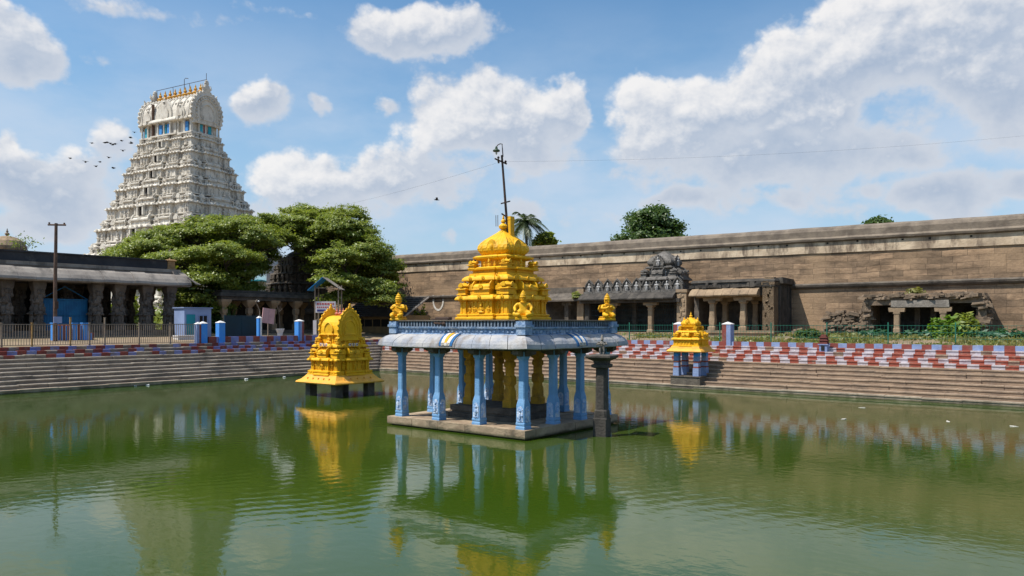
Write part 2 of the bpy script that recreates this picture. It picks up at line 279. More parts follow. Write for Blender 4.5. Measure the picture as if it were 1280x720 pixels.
leaf_mat('leaf_dark', (0.055, 0.11, 0.022), (0.032, 0.075, 0.018), (0.10, 0.155, 0.035))
leaf_mat('leaf_palm', (0.045, 0.075, 0.022), (0.030, 0.055, 0.018), (0.08, 0.10, 0.04), 0.8)
leaf_mat('leaf_bright', (0.13, 0.25, 0.02), (0.085, 0.17, 0.02), (0.2, 0.3, 0.03), 0.8)
leaf_mat('leaf_grass', (0.19, 0.24, 0.05), (0.26, 0.23, 0.09), (0.3, 0.28, 0.1), 0.6)
leaf_mat('leaf_teal', (0.04, 0.11, 0.06), (0.05, 0.14, 0.07), (0.07, 0.16, 0.08), 0.8)

def water_mat():
    m = bpy.data.materials.new('tank_water'); m.use_nodes = True; nt = m.node_tree
    b = nt.nodes['Principled BSDF']
    pos = nd(nt, 'ShaderNodeNewGeometry', out='Position')
    big = nd(nt, 'ShaderNodeTexNoise', {'Vector': pos, 'Scale': 0.10, 'Detail': 3.0})
    col = mixc(nt, ramp(nt, big, 0.35, 0.65), (0.031, 0.061, 0.005), (0.042, 0.066, 0.009))
    nt.links.new(col, b.inputs['Base Color'])
    b.inputs['Roughness'].default_value = 0.05; b.inputs['IOR'].default_value = 1.333; b.inputs['Specular IOR Level'].default_value = 0.5
    w1 = nd(nt, 'ShaderNodeTexNoise', {'Vector': vm(nt, 'MULTIPLY', pos, (1.0, 1.5, 1)), 'Scale': 2.6, 'Detail': 3.0, 'Roughness': 0.5, 'Distortion': 0.4})
    w2 = nd(nt, 'ShaderNodeTexNoise', {'Vector': pos, 'Scale': 0.7, 'Detail': 2.0})
    rp = nt.nodes.new('ShaderNodeTexWave'); rp.wave_type = 'BANDS'; rp.bands_direction = 'X'
    nt.links.new(vm(nt, 'ADD', nd(nt, 'ShaderNodeVectorRotate', {'Vector': pos, 'Angle': R(24)}, rotation_type='Z_AXIS'), (0, 0, 0)), rp.inputs[0])
    rp.inputs['Scale'].default_value = 0.62; rp.inputs['Distortion'].default_value = 6.5; rp.inputs['Detail'].default_value = 2.0; rp.inputs['Detail Scale'].default_value = 0.5
    patch = ramp(nt, nd(nt, 'ShaderNodeTexNoise', {'Vector': pos, 'Scale': 0.16, 'Detail': 2.0}), 0.42, 0.66)
    h = mth(nt, 'ADD', mth(nt, 'MULTIPLY', w1, 0.0034), mth(nt, 'MULTIPLY', w2, 0.0020))
    h = mth(nt, 'MULTIPLY_ADD', mth(nt, 'MULTIPLY', rp.outputs[1], patch), 0.0012, h)
    nt.links.new(nd(nt, 'ShaderNodeBump', {'Strength': 1.0, 'Distance': 1.0, 'Height': h}), b.inputs['Normal'])
    MATS['tank_water'] = m
water_mat()

# ---------------------------------------------------------------- mesh building
class MB:
    def __init__(s): s.v = []; s.f = []; s.m = []; s.mi = 0; s.T = None
    def add(s, vs, fs):
        o = len(s.v)
        if s.T is not None: vs = [tuple(s.T @ Vector(v)) for v in vs]
        s.v += [tuple(v) for v in vs]; s.f += [tuple(i + o for i in f) for f in fs]; s.m += [s.mi] * len(fs)
    def loft(s, rings, cap=True):
        n = len(rings[0]); vs = [p for r in rings for p in r]; fs = []
        for k in range(len(rings) - 1):
            a, b = k * n, (k + 1) * n
            for i in range(n):
                j = (i + 1) % n; fs.append((a + i, a + j, b + j, b + i))
        if cap: fs.append(tuple(range(n - 1, -1, -1))); fs.append(tuple(range((len(rings) - 1) * n, len(rings) * n)))
        s.add(vs, fs)
    def box(s, cx, cy, z0, z1, hx, hy, tx=None, ty=None, rot=0, j=0):
        tx = hx if tx is None else tx; ty = hy if ty is None else ty
        c, sn = math.cos(rot), math.sin(rot)
        def r(x, y, z):
            if j: x += rnd.uniform(-j, j); y += rnd.uniform(-j, j); z += rnd.uniform(-j, j)
            return (cx + x * c - y * sn, cy + x * sn + y * c, z)
        s.loft([[r(-hx, -hy, z0), r(hx, -hy, z0), r(hx, hy, z0), r(-hx, hy, z0)], [r(-tx, -ty, z1), r(tx, -ty, z1), r(tx, ty, z1), r(-tx, ty, z1)]])
    def sq(s, cx, cy, prof, rot=0, ry=1.0):
        c, sn = math.cos(rot), math.sin(rot)
        s.loft([[(cx + (x * c - y * sn) * h, cy + (x * sn + y * c) * h, z) for x, y in ((-1, -ry), (1, -ry), (1, ry), (-1, ry))] for h, z in prof])
    def lathe(s, cx, cy, prof, n=12, rot=0):
        s.loft([[(cx + r * math.cos(rot + 2 * math.pi * i / n), cy + r * math.sin(rot + 2 * math.pi * i / n), z) for i in range(n)] for r, z in prof])
    def tube(s, pts, rads, n=8):
        pts = [Vector(p) for p in pts]; rings = []
        if not isinstance(rads, (list, tuple)): rads = [rads] * len(pts)
        for i, p in enumerate(pts):
            d = (pts[min(i + 1, len(pts) - 1)] - pts[max(i - 1, 0)]).normalized()
            u = d.cross(Vector((0, 0, 1)) if abs(d.z) < 0.95 else Vector((1, 0, 0))).normalized(); w = d.cross(u)
            rings.append([tuple(p + (u * math.cos(2 * math.pi * k / n) - w * math.sin(2 * math.pi * k / n)) * -rads[i]) for k in range(n)])
        s.loft([r[::-1] for r in rings])
    def ball(s, c, r, nu=8, nv=5):
        if not isinstance(r, (tuple, list)): r = (r, r, r)
        s.loft([[(c[0] + r[0] * math.cos(2 * math.pi * i / nu) * math.sin(math.pi * (k + .12) / (nv - .76)), c[1] + r[1] * math.sin(2 * math.pi * i / nu) * math.sin(math.pi * (k + .12) / (nv - .76)),
                  c[2] - r[2] * math.cos(math.pi * (k + .12) / (nv - .76))) for i in range(nu)] for k in range(nv)])
    def plate(s, poly, org, d, th, n=None):
        # poly in (along d, up); extruded by th along the horizontal normal
        d = Vector((d[0], d[1], 0)).normalized(); nn = Vector((d.y, -d.x, 0)); o = Vector(org)
        A = [tuple(o + d * a + Vector((0, 0, b))) for a, b in poly]; B = [tuple(Vector(p) + nn * th) for p in A]
        s.loft([A, B])
    def build(s, name, mats, parent=None, loc=(0, 0, 0), rz=0, smooth=False):
        me = bpy.data.meshes.new(name); me.from_pydata(s.v, [], s.f)
        mats = mats if isinstance(mats, (list, tuple)) else [mats]
        for m in mats: me.materials.append(M[m] if isinstance(m, str) else m)
        if len(mats) > 1: me.polygons.foreach_set('material_index', s.m)
        bm = bmesh.new(); bm.from_mesh(me); bmesh.ops.recalc_face_normals(bm, faces=bm.faces); bm.to_mesh(me); bm.free()
        if smooth: me.shade_smooth()
        return link(name, me, parent, loc, rz)
def link(name, me, parent=None, loc=(0, 0, 0), rz=0):
    o = bpy.data.objects.new(name, me); COL.objects.link(o); o.parent = parent; o.location = loc; o.rotation_euler = (0, 0, rz)
    return o
def tag(o, label=None, cat=None, group=None, kind=None):
    for k, v in (('label', label), ('category', cat), ('group', group), ('kind', kind)):
        if v: o[k] = v
    return o
def thing(name, label, cat, loc=(0, 0, 0), rz=0, group=None):
    return tag(link(name, None, None, loc, rz), label, cat, group)
def copy_part(o, parent, loc, rz=0):
    c = o.copy(); COL.objects.link(c); c.parent = parent; c.location = loc; c.rotation_euler = (0, 0, rz); return c
def copy_thing(root, loc, rz, label):
    r = root.copy(); COL.objects.link(r); r.location = loc; r.rotation_euler = (0, 0, rz); r['label'] = label
    for ch in list(root.children):
        c = ch.copy(); COL.objects.link(c); c.parent = r
        for g in list(ch.children):
            e = g.copy(); COL.objects.link(e); e.parent = c
    return r

# ---------------------------------------------------------------- temple ornament
def side_pts(half, segs, o):
    pts = [(-(half + o), 0.0)]; prev = 0.0
    for w, p in segs:
        wb = w + (o if p > prev else -o); pts += [(-wb, prev), (-wb, p)]; prev = p
    return pts + [(-t, p) for t, p in reversed(pts)]
def plan(hx, hy, sx, sy, o):
    P = []
    P += [(t, -(hy + o + p)) for t, p in side_pts(hx, sx, o)[:-1]]
    P += [(hx + o + p, t) for t, p in side_pts(hy, sy, o)[:-1]]
    P += [(-t, hy + o + p) for t, p in side_pts(hx, sx, o)[:-1]]
    P += [(-(hx + o + p), -t) for t, p in side_pts(hy, sy, o)[:-1]]
    return P
def shell(mb, hx, hy, sx, sy, prof):
    mb.loft([[(x, y, z) for x, y in plan(hx, hy, sx, sy, o)] for o, z in prof])
def kapota(z, h, e):        # a curved overhanging cornice: (offset, z) pairs
    return [(0.25 * e, z), (e, z + 0.04 * h), (e * 1.03, z + 0.2 * h), (e * 0.9, z + 0.5 * h), (e * 0.55, z + 0.8 * h), (e * 0.1, z + h)]
SIDES = [(0, -1, 0.0), (1, 0, math.pi / 2), (0, 1, math.pi), (-1, 0, -math.pi / 2)]
def on_side(k, hx, hy, t, d):
    nx, ny, r = SIDES[k]
    h = hy if k % 2 == 0 else hx
    return (nx * (h + d) - ny * t, ny * (h + d) + nx * t, r)
def horseshoe(r, n=11, peak=0.18):
    return [(r * math.cos(a), r * 0.95 * (math.sin(a) + 0.15) * (1 + peak * max(0, math.sin(a)) ** 6)) for a in [(-0.18 + 1.36 * i / (n - 1)) * math.pi for i in range(n)]]
def put(mb, x, y, z, r):
    mb.T = Matrix.Translation((x, y, z)) @ Matrix.Rotation(r, 4, 'Z')
def kudu(mb, x, y, z, r, w):           # small horseshoe gable on a cornice, facing out
    put(mb, x, y, z, r); mb.plate(horseshoe(w), (0, 0.0, 0), (1, 0), w * 0.5); mb.ball((0, -w * 0.35, w * 0.3), w * 0.5, 6, 4); mb.T = None
def kuta(mb, x, y, z, w, h):           # square corner shrine with dome
    put(mb, x, y, z, 0)
    mb.sq(0, 0, [(w, 0), (w, h * .07), (w * .82, h * .1), (w * .82, h * .36), (w * 1.12, h * .39), (w * 1.1, h * .45), (w * .7, h * .5)])
    mb.lathe(0, 0, [(w * .7, h * .47), (w * .72, h * .54), (w * 1.08, h * .58), (w * 1.12, h * .66), (w * .86, h * .78), (w * .4, h * .86), (w * .2, h * .88), (w * .22, h * .92), (w * .05, h)], 8, math.pi / 8)
    for k in range(4):
        mb.T = Matrix.Translation((x, y, z)) @ Matrix.Rotation(k * math.pi / 2, 4, 'Z'); mb.plate(horseshoe(w * .45, 7), (0, -w * 0.95, h * .62), (1, 0), w * .2)
    mb.T = None
def barrel(mb, hl, hw, z, h, n=9, over=0.0):
    P = [(hw * math.cos(a) * (1.0 + 0.1 * math.sin(a * 2) ** 2), z + h * math.sin(a)) for a in [math.pi * i / (n - 1) for i in range(n)]]
    mb.loft([[(x, y, zz) for y, zz in P] for x in (-hl, hl)])
def shala(mb, x, y, z, r, hl, hw, h):  # oblong shrine, barrel roof along the side
    put(mb, x, y, z, r)
    mb.box(0, 0, 0, h * .09, hl, hw); mb.box(0, 0, h * .09, h * .4, hl * .9, hw * .85); mb.box(0, 0, h * .4, h * .48, hl * 1.06, hw * 1.15, hl * .95, hw)
    barrel(mb, hl * .96, hw * 1.05, h * .48, h * .38)
    for sx in (-1, 1): mb.plate(horseshoe(hw * 1.15, 9), (sx * hl * .98, 0, h * .55), (0, 1), 0.1 * hl * sx)
    mb.plate(horseshoe(min(hl * .42, h * .2), 9), (0, -hw * 1.02, h * .56), (1, 0), hw * .25)
    for i in (-.6, 0, .6): mb.lathe(i * hl, 0, [(h * .03, h * .84), (h * .045, h * .9), (h * .008, h)], 6)
    mb.T = None
def panjara(mb, x, y, z, r, w, h):     # narrow shrine with a horseshoe front
    put(mb, x, y, z, r)
    mb.box(0, 0, 0, h * .45, w * .7, w * .6); mb.box(0, 0, h * .45, h * .52, w * .95, w * .8)
    mb.plate(horseshoe(w * .95, 9), (0, -w * .25, h * .58), (1, 0), w * .5); mb.lathe(0, 0, [(w * .2, h * .52), (w * .25, h * .85), (w * .02, h)], 6)
    mb.T = None
def figure(mb, x, y, z, r, h, seated=False):   # small stucco deity in relief
    put(mb, x, y, z, r)
    if seated:
        mb.ball((0, 0, h * .14), (h * .34, h * .2, h * .15), 8, 5); tz = .22
    else:
        for sx in (-1, 1): mb.tube([(sx * h * .07, 0, 0), (sx * h * .09, -h * .02, h * .22), (sx * h * .07, 0, h * .45)], [h * .045, h * .06, h * .075], 6)
        tz = .42
    s = 1 - tz
    mb.ball((0, 0, h * (tz + .22 * s)), (h * .15, h * .1, h * .26 * s), 8, 5)
    mb.ball((0, -h * .02, h * (tz + .58 * s)), h * .14 * s, 7, 5)
    mb.lathe(0, 0, [(h * .15 * s, h * (tz + .66 * s)), (h * .12 * s, h * (tz + .78 * s)), (h * .1 * s, h * (tz + .84 * s)), (h * .02 * s, h)], 7)
    for sx in (-1, 1): mb.tube([(sx * h * .15, 0, h * (tz + .38 * s)), (sx * h * .24, -h * .05, h * (tz + .15 * s)), (sx * h * .1, -h * .14, h * (tz + .2 * s))], h * .042, 6)
    mb.T = None
def finial(mb, x, y, z, h, n=10):      # pot-shaped kalasha
    mb.lathe(x, y, [(h * .20, z), (h * .22, z + h * .05), (h * .12, z + h * .1), (h * .26, z + h * .22), (h * .28, z + h * .33), (h * .15, z + h * .45), (h * .08, z + h * .5), (h * .15, z + h * .58), (h * .13, z + h * .66), (h * .06, z + h * .74), (h * .07, z + h * .8), (h * .01, z + h)], n)
def dentils(mb, hx, hy, z, h, gap, size, d):
    for k in range(4):
        L = hx if k % 2 == 0 else hy; n = int(2 * L / gap)
        for i in range(n):
            t = -L + (i + .5) * 2 * L / n; x, y, r = on_side(k, hx, hy, t, d); mb.box(x, y, z, z + h, size, size * .6, rot=r)
def pilasters(mb, hx, hy, segs_x, segs_y, z0, z1, w, pitch):
    for k in range(4):
        L, segs = (hx, segs_x) if k % 2 == 0 else (hy, segs_y)
        bounds = [L] + [s for s, p in segs]; projs = [0.0] + [p for s, p in segs]
        for i, p in enumerate(projs):
            hi = bounds[i]; lo = bounds[i + 1] if i + 1 < len(bounds) else -hi
            n = max(2, int(round((hi - lo) / pitch)) + 1)
            for q in range(n):
                t0 = lo + w + (hi - lo - 2 * w) * q / (n - 1)
                for t in ((t0, -t0) if i + 1 < len(bounds) else (t0,)):
                    x, y, r = on_side(k, hx, hy, t, p)
                    mb.box(x, y, z0, z1, w * .8, w * .5, rot=r); mb.box(x, y, z1 - (z1 - z0) * .16, z1 - (z1 - z0) * .05, w * 1.5, w * .9, rot=r)
                    mb.box(x, y, z0, z0 + (z1 - z0) * .12, w * 1.2, w * .8, rot=r)

# ---------------------------------------------------------------- setting: ground, water, stepped banks
TX0, TX1, TY0, TY1 = -49.0, 7.0, 2.4, 43.4      # the water's edge
RISE, TREAD, NST = 0.23, 0.41, 11
TW = TREAD * NST
def struct(mb, name, mats): return tag(mb.build(name, mats), kind='structure')

mb = MB()
def ringpts(o): return [(TX0 - o, TY0 - o), (TX1 + o, TY0 - o), (TX1 + o, TY1 + o), (TX0 - o, TY1 + o)]
rings = [(TW - .3, 2.5), (TW + 1.6, 2.62), (TW + 9, 3.05), (60, 3.1), (2500, 3.1)]
vs = []; fs = []
for o, z in rings: vs += [(x, y, z) for x, y in ringpts(o)]
for k in range(len(rings) - 1):
    for i in range(4):
        a, b = k * 4, k * 4 + 4; j = (i + 1) % 4; fs.append((a + i, b + i, b + j, a + j))
mb.add(vs, fs); struct(mb, 'ground', 'ground_earth')
mb = MB(); mb.add([(TX0 - .6, TY0 - .6, 0), (TX1 + .6, TY0 - .6, 0), (TX1 + .6, TY1 + .6, 0), (TX0 - .6, TY1 + .6, 0)], [(0, 1, 2, 3)]); struct(mb, 'water', 'tank_water')

def step_rows(name, axis, sign, edge, s0, s1, grow0, grow1, mats, painted_from, blk=0.54, bare=0.05):
    """a bank of stone steps; mats: stone, lowest ledge, then the two paints"""
    m = MB()
    for k in range(NST):
        a0, a1 = s0 - grow0 * k * TREAD, s1 + grow1 * k * TREAD
        e0 = edge + sign * k * TREAD; e1 = edge + sign * (k + 1) * TREAD + sign * .12
        paint = k >= painted_from
        t = a0; i = 0
        while t < a1 - .01:
            L = blk if paint else rnd.uniform(1.5, 3.4)
            if paint: L = blk * rnd.uniform(.88, 1.12) if i else blk * (0.5 + rnd.uniform(-.16, .16) + (.12 if k % 2 else 0))
            u = min(a1, t + L); jf = rnd.uniform(-.03, .03) if not paint else rnd.uniform(-.008, .008); jz = rnd.uniform(-.02, .015)
            m.mi = (2 + (i % 2)) if paint else (1 if k == 0 else 0)
            if paint and rnd.random() < bare: m.mi = 0
            z1 = (k + 1) * RISE + jz; z0 = (k - 1.6) * RISE
            f0 = e0 + sign * jf; g = .004
            base_i = m.mi
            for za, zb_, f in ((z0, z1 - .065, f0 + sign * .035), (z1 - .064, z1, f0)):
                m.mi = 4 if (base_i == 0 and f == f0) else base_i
                if axis == 'x': m.box((t + u) / 2, (f + e1) / 2, za, zb_, (u - t) / 2 - g, abs(e1 - f) / 2)
                else: m.box((f + e1) / 2, (t + u) / 2, za, zb_, abs(e1 - f) / 2, (u - t) / 2 - g)
            t = u; i += 1
    return struct(m, name, mats)
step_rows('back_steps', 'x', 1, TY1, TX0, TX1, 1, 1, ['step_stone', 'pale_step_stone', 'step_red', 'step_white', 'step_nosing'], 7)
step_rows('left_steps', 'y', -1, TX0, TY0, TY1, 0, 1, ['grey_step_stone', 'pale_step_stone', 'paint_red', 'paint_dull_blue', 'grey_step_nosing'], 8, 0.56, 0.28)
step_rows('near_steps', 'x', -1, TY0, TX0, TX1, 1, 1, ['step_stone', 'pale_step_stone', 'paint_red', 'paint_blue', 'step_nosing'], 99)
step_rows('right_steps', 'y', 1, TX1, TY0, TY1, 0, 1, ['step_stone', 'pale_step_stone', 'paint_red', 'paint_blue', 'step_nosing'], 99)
STOP = NST * RISE     # 2.53

# low painted kerbs along the top of the banks
def kerb(name, label, axis, edge, s0, s1, z0, z1, w, blk, mats):
    m = MB(); t = s0; i = 0
    while t < s1 - .01:
        u = min(s1, t + blk * rnd.uniform(.94, 1.06)); m.mi = i % 2
        j = rnd.uniform(-.006, .006)
        if axis == 'x': m.box((t + u) / 2, edge, z0, z1 + j, (u - t) / 2 - .002, w)
        else: m.box(edge, (t + u) / 2, z0, z1 + j, w, (u - t) / 2 - .002)
        t = u; i += 1
    return tag(m.build(name, mats), label, 'kerb wall')
KY = TY1 + TW + .12
kerb('painted_kerb_wall', 'low kerb wall with red and blue squares along the far bank below the brown wall', 'x', KY, -38, 12, 2.3, 2.80, .2, .5, ['paint_red', 'paint_pale_blue'])
KX = TX0 - TW - .12
kerb('painted_kerb_wall', 'low red and blue kerb wall beneath the trees on the left bank', 'y', KX, 30.6, 42.0, 2.3, 2.98, .2, .62, ['paint_red', 'paint_dull_blue'])

# ---------------------------------------------------------------- the high stone wall behind the tank
WY = 60.0; WX0, WX1 = -104.0, 22.0
def wtop(x): return 11.22 + (x + 5) * (-0.0098)
wall = thing('compound_wall', 'long high brown stone wall with weathered plaster band and rounded coping', 'wall', (0, WY, 3))
def extrude_x(prof, x0, x1, n, zfun, jit=0.0):
    m = MB(); rr = []
    for i in range(n + 1):
        x = x0 + (x1 - x0) * i / n; dz = zfun(x) + (rnd.uniform(-jit, jit))
        rr.append([(x, y + rnd.uniform(-jit, jit) * .5, z + dz - 3 if not fixed else z - 3) for y, z, fixed in prof])
    m.loft(rr); return m
zf = lambda x: wtop(x) - 11.22
extrude_x([(0, 2.5, 1), (0.06, 9.16, 0), (2.0, 9.16, 0), (2.0, 2.5, 1)], WX0, WX1, 60, zf).build('stone_face', 'wall_stone', wall)
extrude_x([(-.03, 9.162, 0), (-.03, 10.0, 0), (2.03, 10.0, 0), (2.03, 9.162, 0)], WX0, WX1, 130, zf, .012).build('plaster_band', 'wall_plaster', wall)
extrude_x([(-.14, 10.02, 0), (-.22, 10.08, 0), (-.26, 10.22, 0), (-.20, 10.30, 0), (-.14, 10.36, 0), (-.16, 10.8, 0), (-.06, 11.02, 0), (.3, 11.18, 0), (1, 11.25, 0), (1.7, 11.18, 0), (2.2, 10.8, 0), (2.2, 10.02, 0)], WX0, WX1, 150, zf, .014).build('coping', 'wall_coping', wall)
extrude_x([(-.06, 6.62, 1), (-.2, 6.76, 1), (-.24, 6.9, 1), (-.16, 7.0, 1), (.1, 7.03, 1), (.1, 6.62, 1)], WX0, WX1, 130, zf, .018).build('string_course', 'dark_stone', wall)
m = MB()                                  # putlog holes below the coping
for i in range(46):
    x = WX1 - 3 - i * 2.45 + rnd.uniform(-.5, .5); z = wtop(x) - 1.32 + rnd.uniform(-.04, .04)
    m.box(x, -.02, z - 3 - .06, z - 3 + .06, .07, .04)
m.build('putlog_holes', 'dark_opening', wall)
# big white U painted on the wall
pU = [at(541.5 + 0, 369, Y=WY - .0), at(554, 369, Y=WY)]
m = MB(); cx = (pU[0].x + pU[1].x) / 2; hw = abs(pU[1].x - pU[0].x) / 2; zt = pU[0].z; zb = at(549, 387.5, Y=WY).z
def band(poly_c, w, y):   # flat ribbon in the wall plane, y thick
    rr = []
    for i, (x, z) in enumerate(poly_c):
        a = poly_c[max(i - 1, 0)]; b = poly_c[min(i + 1, len(poly_c) - 1)]; d = Vector((b[0] - a[0], b[1] - a[1])).normalized()
        nx, nz = -d.y * w, d.x * w
        rr.append([(x + nx, y, z + nz), (x - nx, y, z - nz), (x - nx, y + .04, z - nz), (x + nx, y + .04, z + nz)])
    return rr
U = [(cx - hw, zt)] + [(cx - hw * math.cos(a) * (0.98), zb + (zt - zb) * .62 * (1 - math.sin(a))) for a in [math.pi * i / 12 for i in range(13)]] + [(cx + hw, zt)]
m.loft(band([(x, z - 3) for x, z in U], .10, -.012)); m.build('painted_emblem', 'namam_white', wall)

# ---------------------------------------------------------------- pavilion in the tank
PX0, PX1, PY0, PY1 = -22.8, -15.92, 20.62, 26.68
PCX, PCY = -19.36, 23.65
pav = thing('temple_pavilion', 'blue pillared pavilion with golden tower standing in the middle of the tank', 'pavilion', (PCX, PCY, 0))
CXs = [-22.35 - PCX, -20.33 - PCX, -18.31 - PCX, -16.29 - PCX]; CYs = [20.99 - PCY, 22.76 - PCY, 24.53 - PCY, 26.30 - PCY]
m = MB()
hx, hy = (PX1 - PX0) / 2, (PY1 - PY0) / 2; ox = (PX0 + PX1) / 2 - PCX
m.box(ox, 0, -1, .08, hx - .12, hy - .12)
n = 5
for i in range(n):     # long kerb stones with uneven faces round the rim
    a = -hx + 2 * hx * i / n; b = a + 2 * hx / n
    for sy in (-1, 1): m.box(ox + (a + b) / 2, sy * (hy - .3), .06, .34 + rnd.uniform(-.012, .012), (b - a) / 2 - .006, .3 + rnd.uniform(0, .02))
for i in range(4):
    a = -hy + .6 + (2 * hy - 1.2) * i / 4; b = a + (2 * hy - 1.2) / 4
    for sx in (-1, 1): m.box(ox + sx * (hx - .3), (a + b) / 2, .06, .34 + rnd.uniform(-.012, .012), .3 + rnd.uniform(0, .02), (b - a) / 2 - .006)
m.box(ox, 0, .05, .315, hx - .6, hy - .6)
m.build('plinth', 'plinth_stone', pav)
m = MB(); m.box(0, 0, .31, .50, 1.62, 1.5, j=.01); m.box(0, 0, .50, .58, 1.5, 1.38); m.box(0, 0, .58, .80, 1.55, 1.43, j=.01); m.build('inner_platform', 'dark_stone', pav)

def sqc(m, x, y, prof):      # square-ish pillar with chamfered corners
    rr = []
    for h, z, c in prof:
        k = h * (1 - c)
        rr.append([(x + a, y + b, z) for a, b in ((-k, -h), (k, -h), (h, -k), (h, k), (k, h), (-k, h), (-h, k), (-h, -k))])
    m.loft(rr)
def carved(mm, h, z0, z1, seed):
    r2 = random.Random(seed)
    for k in range(4):
        mm.T = Matrix.Rotation(k * math.pi / 2, 4, 'Z')
        mm.plate([(-h * .72, z0), (h * .72, z0), (h * .72, z1 - h * .6), (h * .4, z1 - h * .15), (0, z1), (-h * .4, z1 - h * .15), (-h * .72, z1 - h * .6)], (0, -h - .0, 0), (1, 0), .022)
        w = h * .3
        mm.ball((0, -h - .03, z0 + (z1 - z0) * .36), (w, .045, (z1 - z0) * .27), 7, 5); mm.ball((0, -h - .035, z0 + (z1 - z0) * .70), (w * .62, .04, w * .7), 7, 5)
        for q in range(5): mm.ball((r2.uniform(-.6, .6) * h, -h - .02, r2.uniform(z0, z1 - h * .5)), (.035, .03, .04), 6, 4)
    mm.T = None
ZC = 3.02
m = MB(); b = .195
sqc(m, 0, 0, [(b * 1.02, .32, .05), (b * 1.02, .42, .05), (b * .94, .44, .05), (b * .94, .47, .05), (b, .49, .05), (b, .55, .05), (b * .93, .57, .05), (b * .89, 1.16, .05), (b * .84, 1.24, .1), (b * .72, 1.36, .22), (b * .69, 1.40, .25), (b * .67, 1.9, .25), (b * .66, 2.70, .25), (b * .70, 2.74, .1), (b * .84, 2.80, .05), (b * .84, ZC, .05)])
shaft0 = m.build('column', 'blue_paint', pav)
m = MB(); carved(m, b * .9, .60, 1.14, 3); m.build('carved_panel', 'blue_carving', shaft0)
m = MB(); m.box(0, 0, 2.86, 2.93, .26, .125, .44, .125); m.box(0, 0, 2.86, 2.932, .125, .26, .125, .44); m.box(0, 0, 2.933, ZC + .05, .46, .13); m.box(0, 0, 2.934, ZC + .049, .13, .46)
m.build('bracket', 'dark_stone', shaft0)
first = True
for i, x in enumerate(CXs):
    for j, y in enumerate(CYs):
        if i in (1, 2) and j in (1, 2): continue
        if first: shaft0.location = (x, y, 0); first = False; continue
        c = copy_part(shaft0, pav, (x, y, 0), math.pi / 2 * ((i + j) % 4))
        for g in list(shaft0.children): e = g.copy(); COL.objects.link(e); e.parent = c
m = MB(); b = .18      # four yellow baluster columns on the inner platform
sqc(m, 0, 0, [(b * 1.15, .80, .05), (b * 1.15, 1.05, .05), (b * .95, 1.1, .05), (b * .95, 1.4, .1), (b * .88, 1.55, .4), (b * .86, 1.62, .4), (b, 1.70, .05), (b, 1.95, .05), (b * .86, 2.02, .4), (b * .84, 2.30, .4), (b * .95, 2.36, .1), (b * .95, 2.5, .1), (b * .85, 2.55, .4), (b * .85, 2.6, .4), (b * 1.1, 2.66, .05), (b * 1.1, ZC, .05)])
ic = m.build('inner_column', 'yellow_column', pav, (CXs[1], CYs[1], 0)); ic['label'] = 'yellow baluster column on the inner platform'
for i, j in ((2, 1), (1, 2), (2, 2)): copy_part(ic, pav, (CXs[i], CYs[j], 0))['label'] = 'yellow baluster column on the inner platform'

EX, EY = (CXs[3] - CXs[0]) / 2, (CYs[3] - CYs[0]) / 2
ex0 = (CXs[3] + CXs[0]) / 2; ey0 = (CYs[3] + CYs[0]) / 2
m = MB()
for x in CXs: m.box(x, ey0, ZC + .0, ZC + .20, .17, EY + .2)
for y in CYs: m.box(ex0, y, ZC + .003, ZC + .197, EX + .2, .168)
m.box(ex0, ey0, ZC + .19, ZC + .34, EX + .3, EY + .3); m.build('ceiling_slab', 'dark_stone', pav)
m = MB(); m.T = Matrix.Translation((ex0, ey0, 0))     # drooping eave, made of slabs
EO = .68
def eave_ring(m, L, axis, sgn, n, prof):
    pass
prof = [(.18, 3.30), (.36, 3.25), (.52, 3.19), (EO - .04, 3.08), (EO, 3.105), (EO - .01, 3.15), (.645, 3.26), (.575, 3.37), (.46, 3.48), (.30, 3.57), (.12, 3.62)]
for k in range(4):
    L = EX if k % 2 == 0 else EY; nseg = 9 if k % 2 == 0 else 8
    for q in range(nseg):
        t0, t1 = -1 + 2 * q / nseg, -1 + 2 * (q + 1) / nseg
        jit = rnd.uniform(-.012, .012); rr = []
        for t, g, bl in ((t0, .010, 0), (t0 * .8 + t1 * .2, 0, .010), ((t0 + t1) / 2, 0, .015), (t0 * .2 + t1 * .8, 0, .010), (t1, -.010, 0)):
            ring = []
            for d, z in prof:
                d += bl * min(1, max(0, (d - .1) * 3)) * (1 if z > 3.12 else .3); z += bl * .5 * (z > 3.3)
                tt = t * (L + d) + (g if abs(t) < .999 else 0)
                lift = .045 * abs(t) ** 6 * (d / EO) ** 2
                x, y, r = on_side(k, EX, EY, tt, d + jit * (d / EO)); ring.append((x, y, z + lift + jit * .6))
            rr.append(ring)
        m.loft(rr)
m.build('eave', 'eave_paint', pav)
m = MB(); m.T = Matrix.Translation((ex0, ey0, 0))
shell(m, EX, EY, [], [], [(.1, 3.56), (.26, 3.565), (.26, 3.60), (.20, 3.62), (.20, 3.78), (.29, 3.81), (.30, 3.86), (.22, 3.868), (.22, 3.87)])
for k in range(4):              # lotus scrolls and figures on the frieze
    L = EX if k % 2 == 0 else EY
    nn = int(2 * L / .2)
    for q in range(nn):
        t = -L + 2 * L * (q + .5) / nn
        x, y, r = on_side(k, EX, EY, t, .205); x += ex0; y += ey0
        put(m, x, y, 3.70 + rnd.uniform(-.05, .05), r); m.ball((0, 0, 0), (rnd.uniform(.05, .11), .05, rnd.uniform(.05, .10)), 7, 4)
        m.T = Matrix.Translation((ex0, ey0, 0))
for sx in (-1, 1):              # blocks at the corners
    for sy in (-1, 1):
        m.box(sx * (EX + .16), sy * (EY + .16), 3.60, 4.066, .2, .2); m.box(sx * (EX + .16), sy * (EY + .16), 3.86, 3.95, .24, .24)
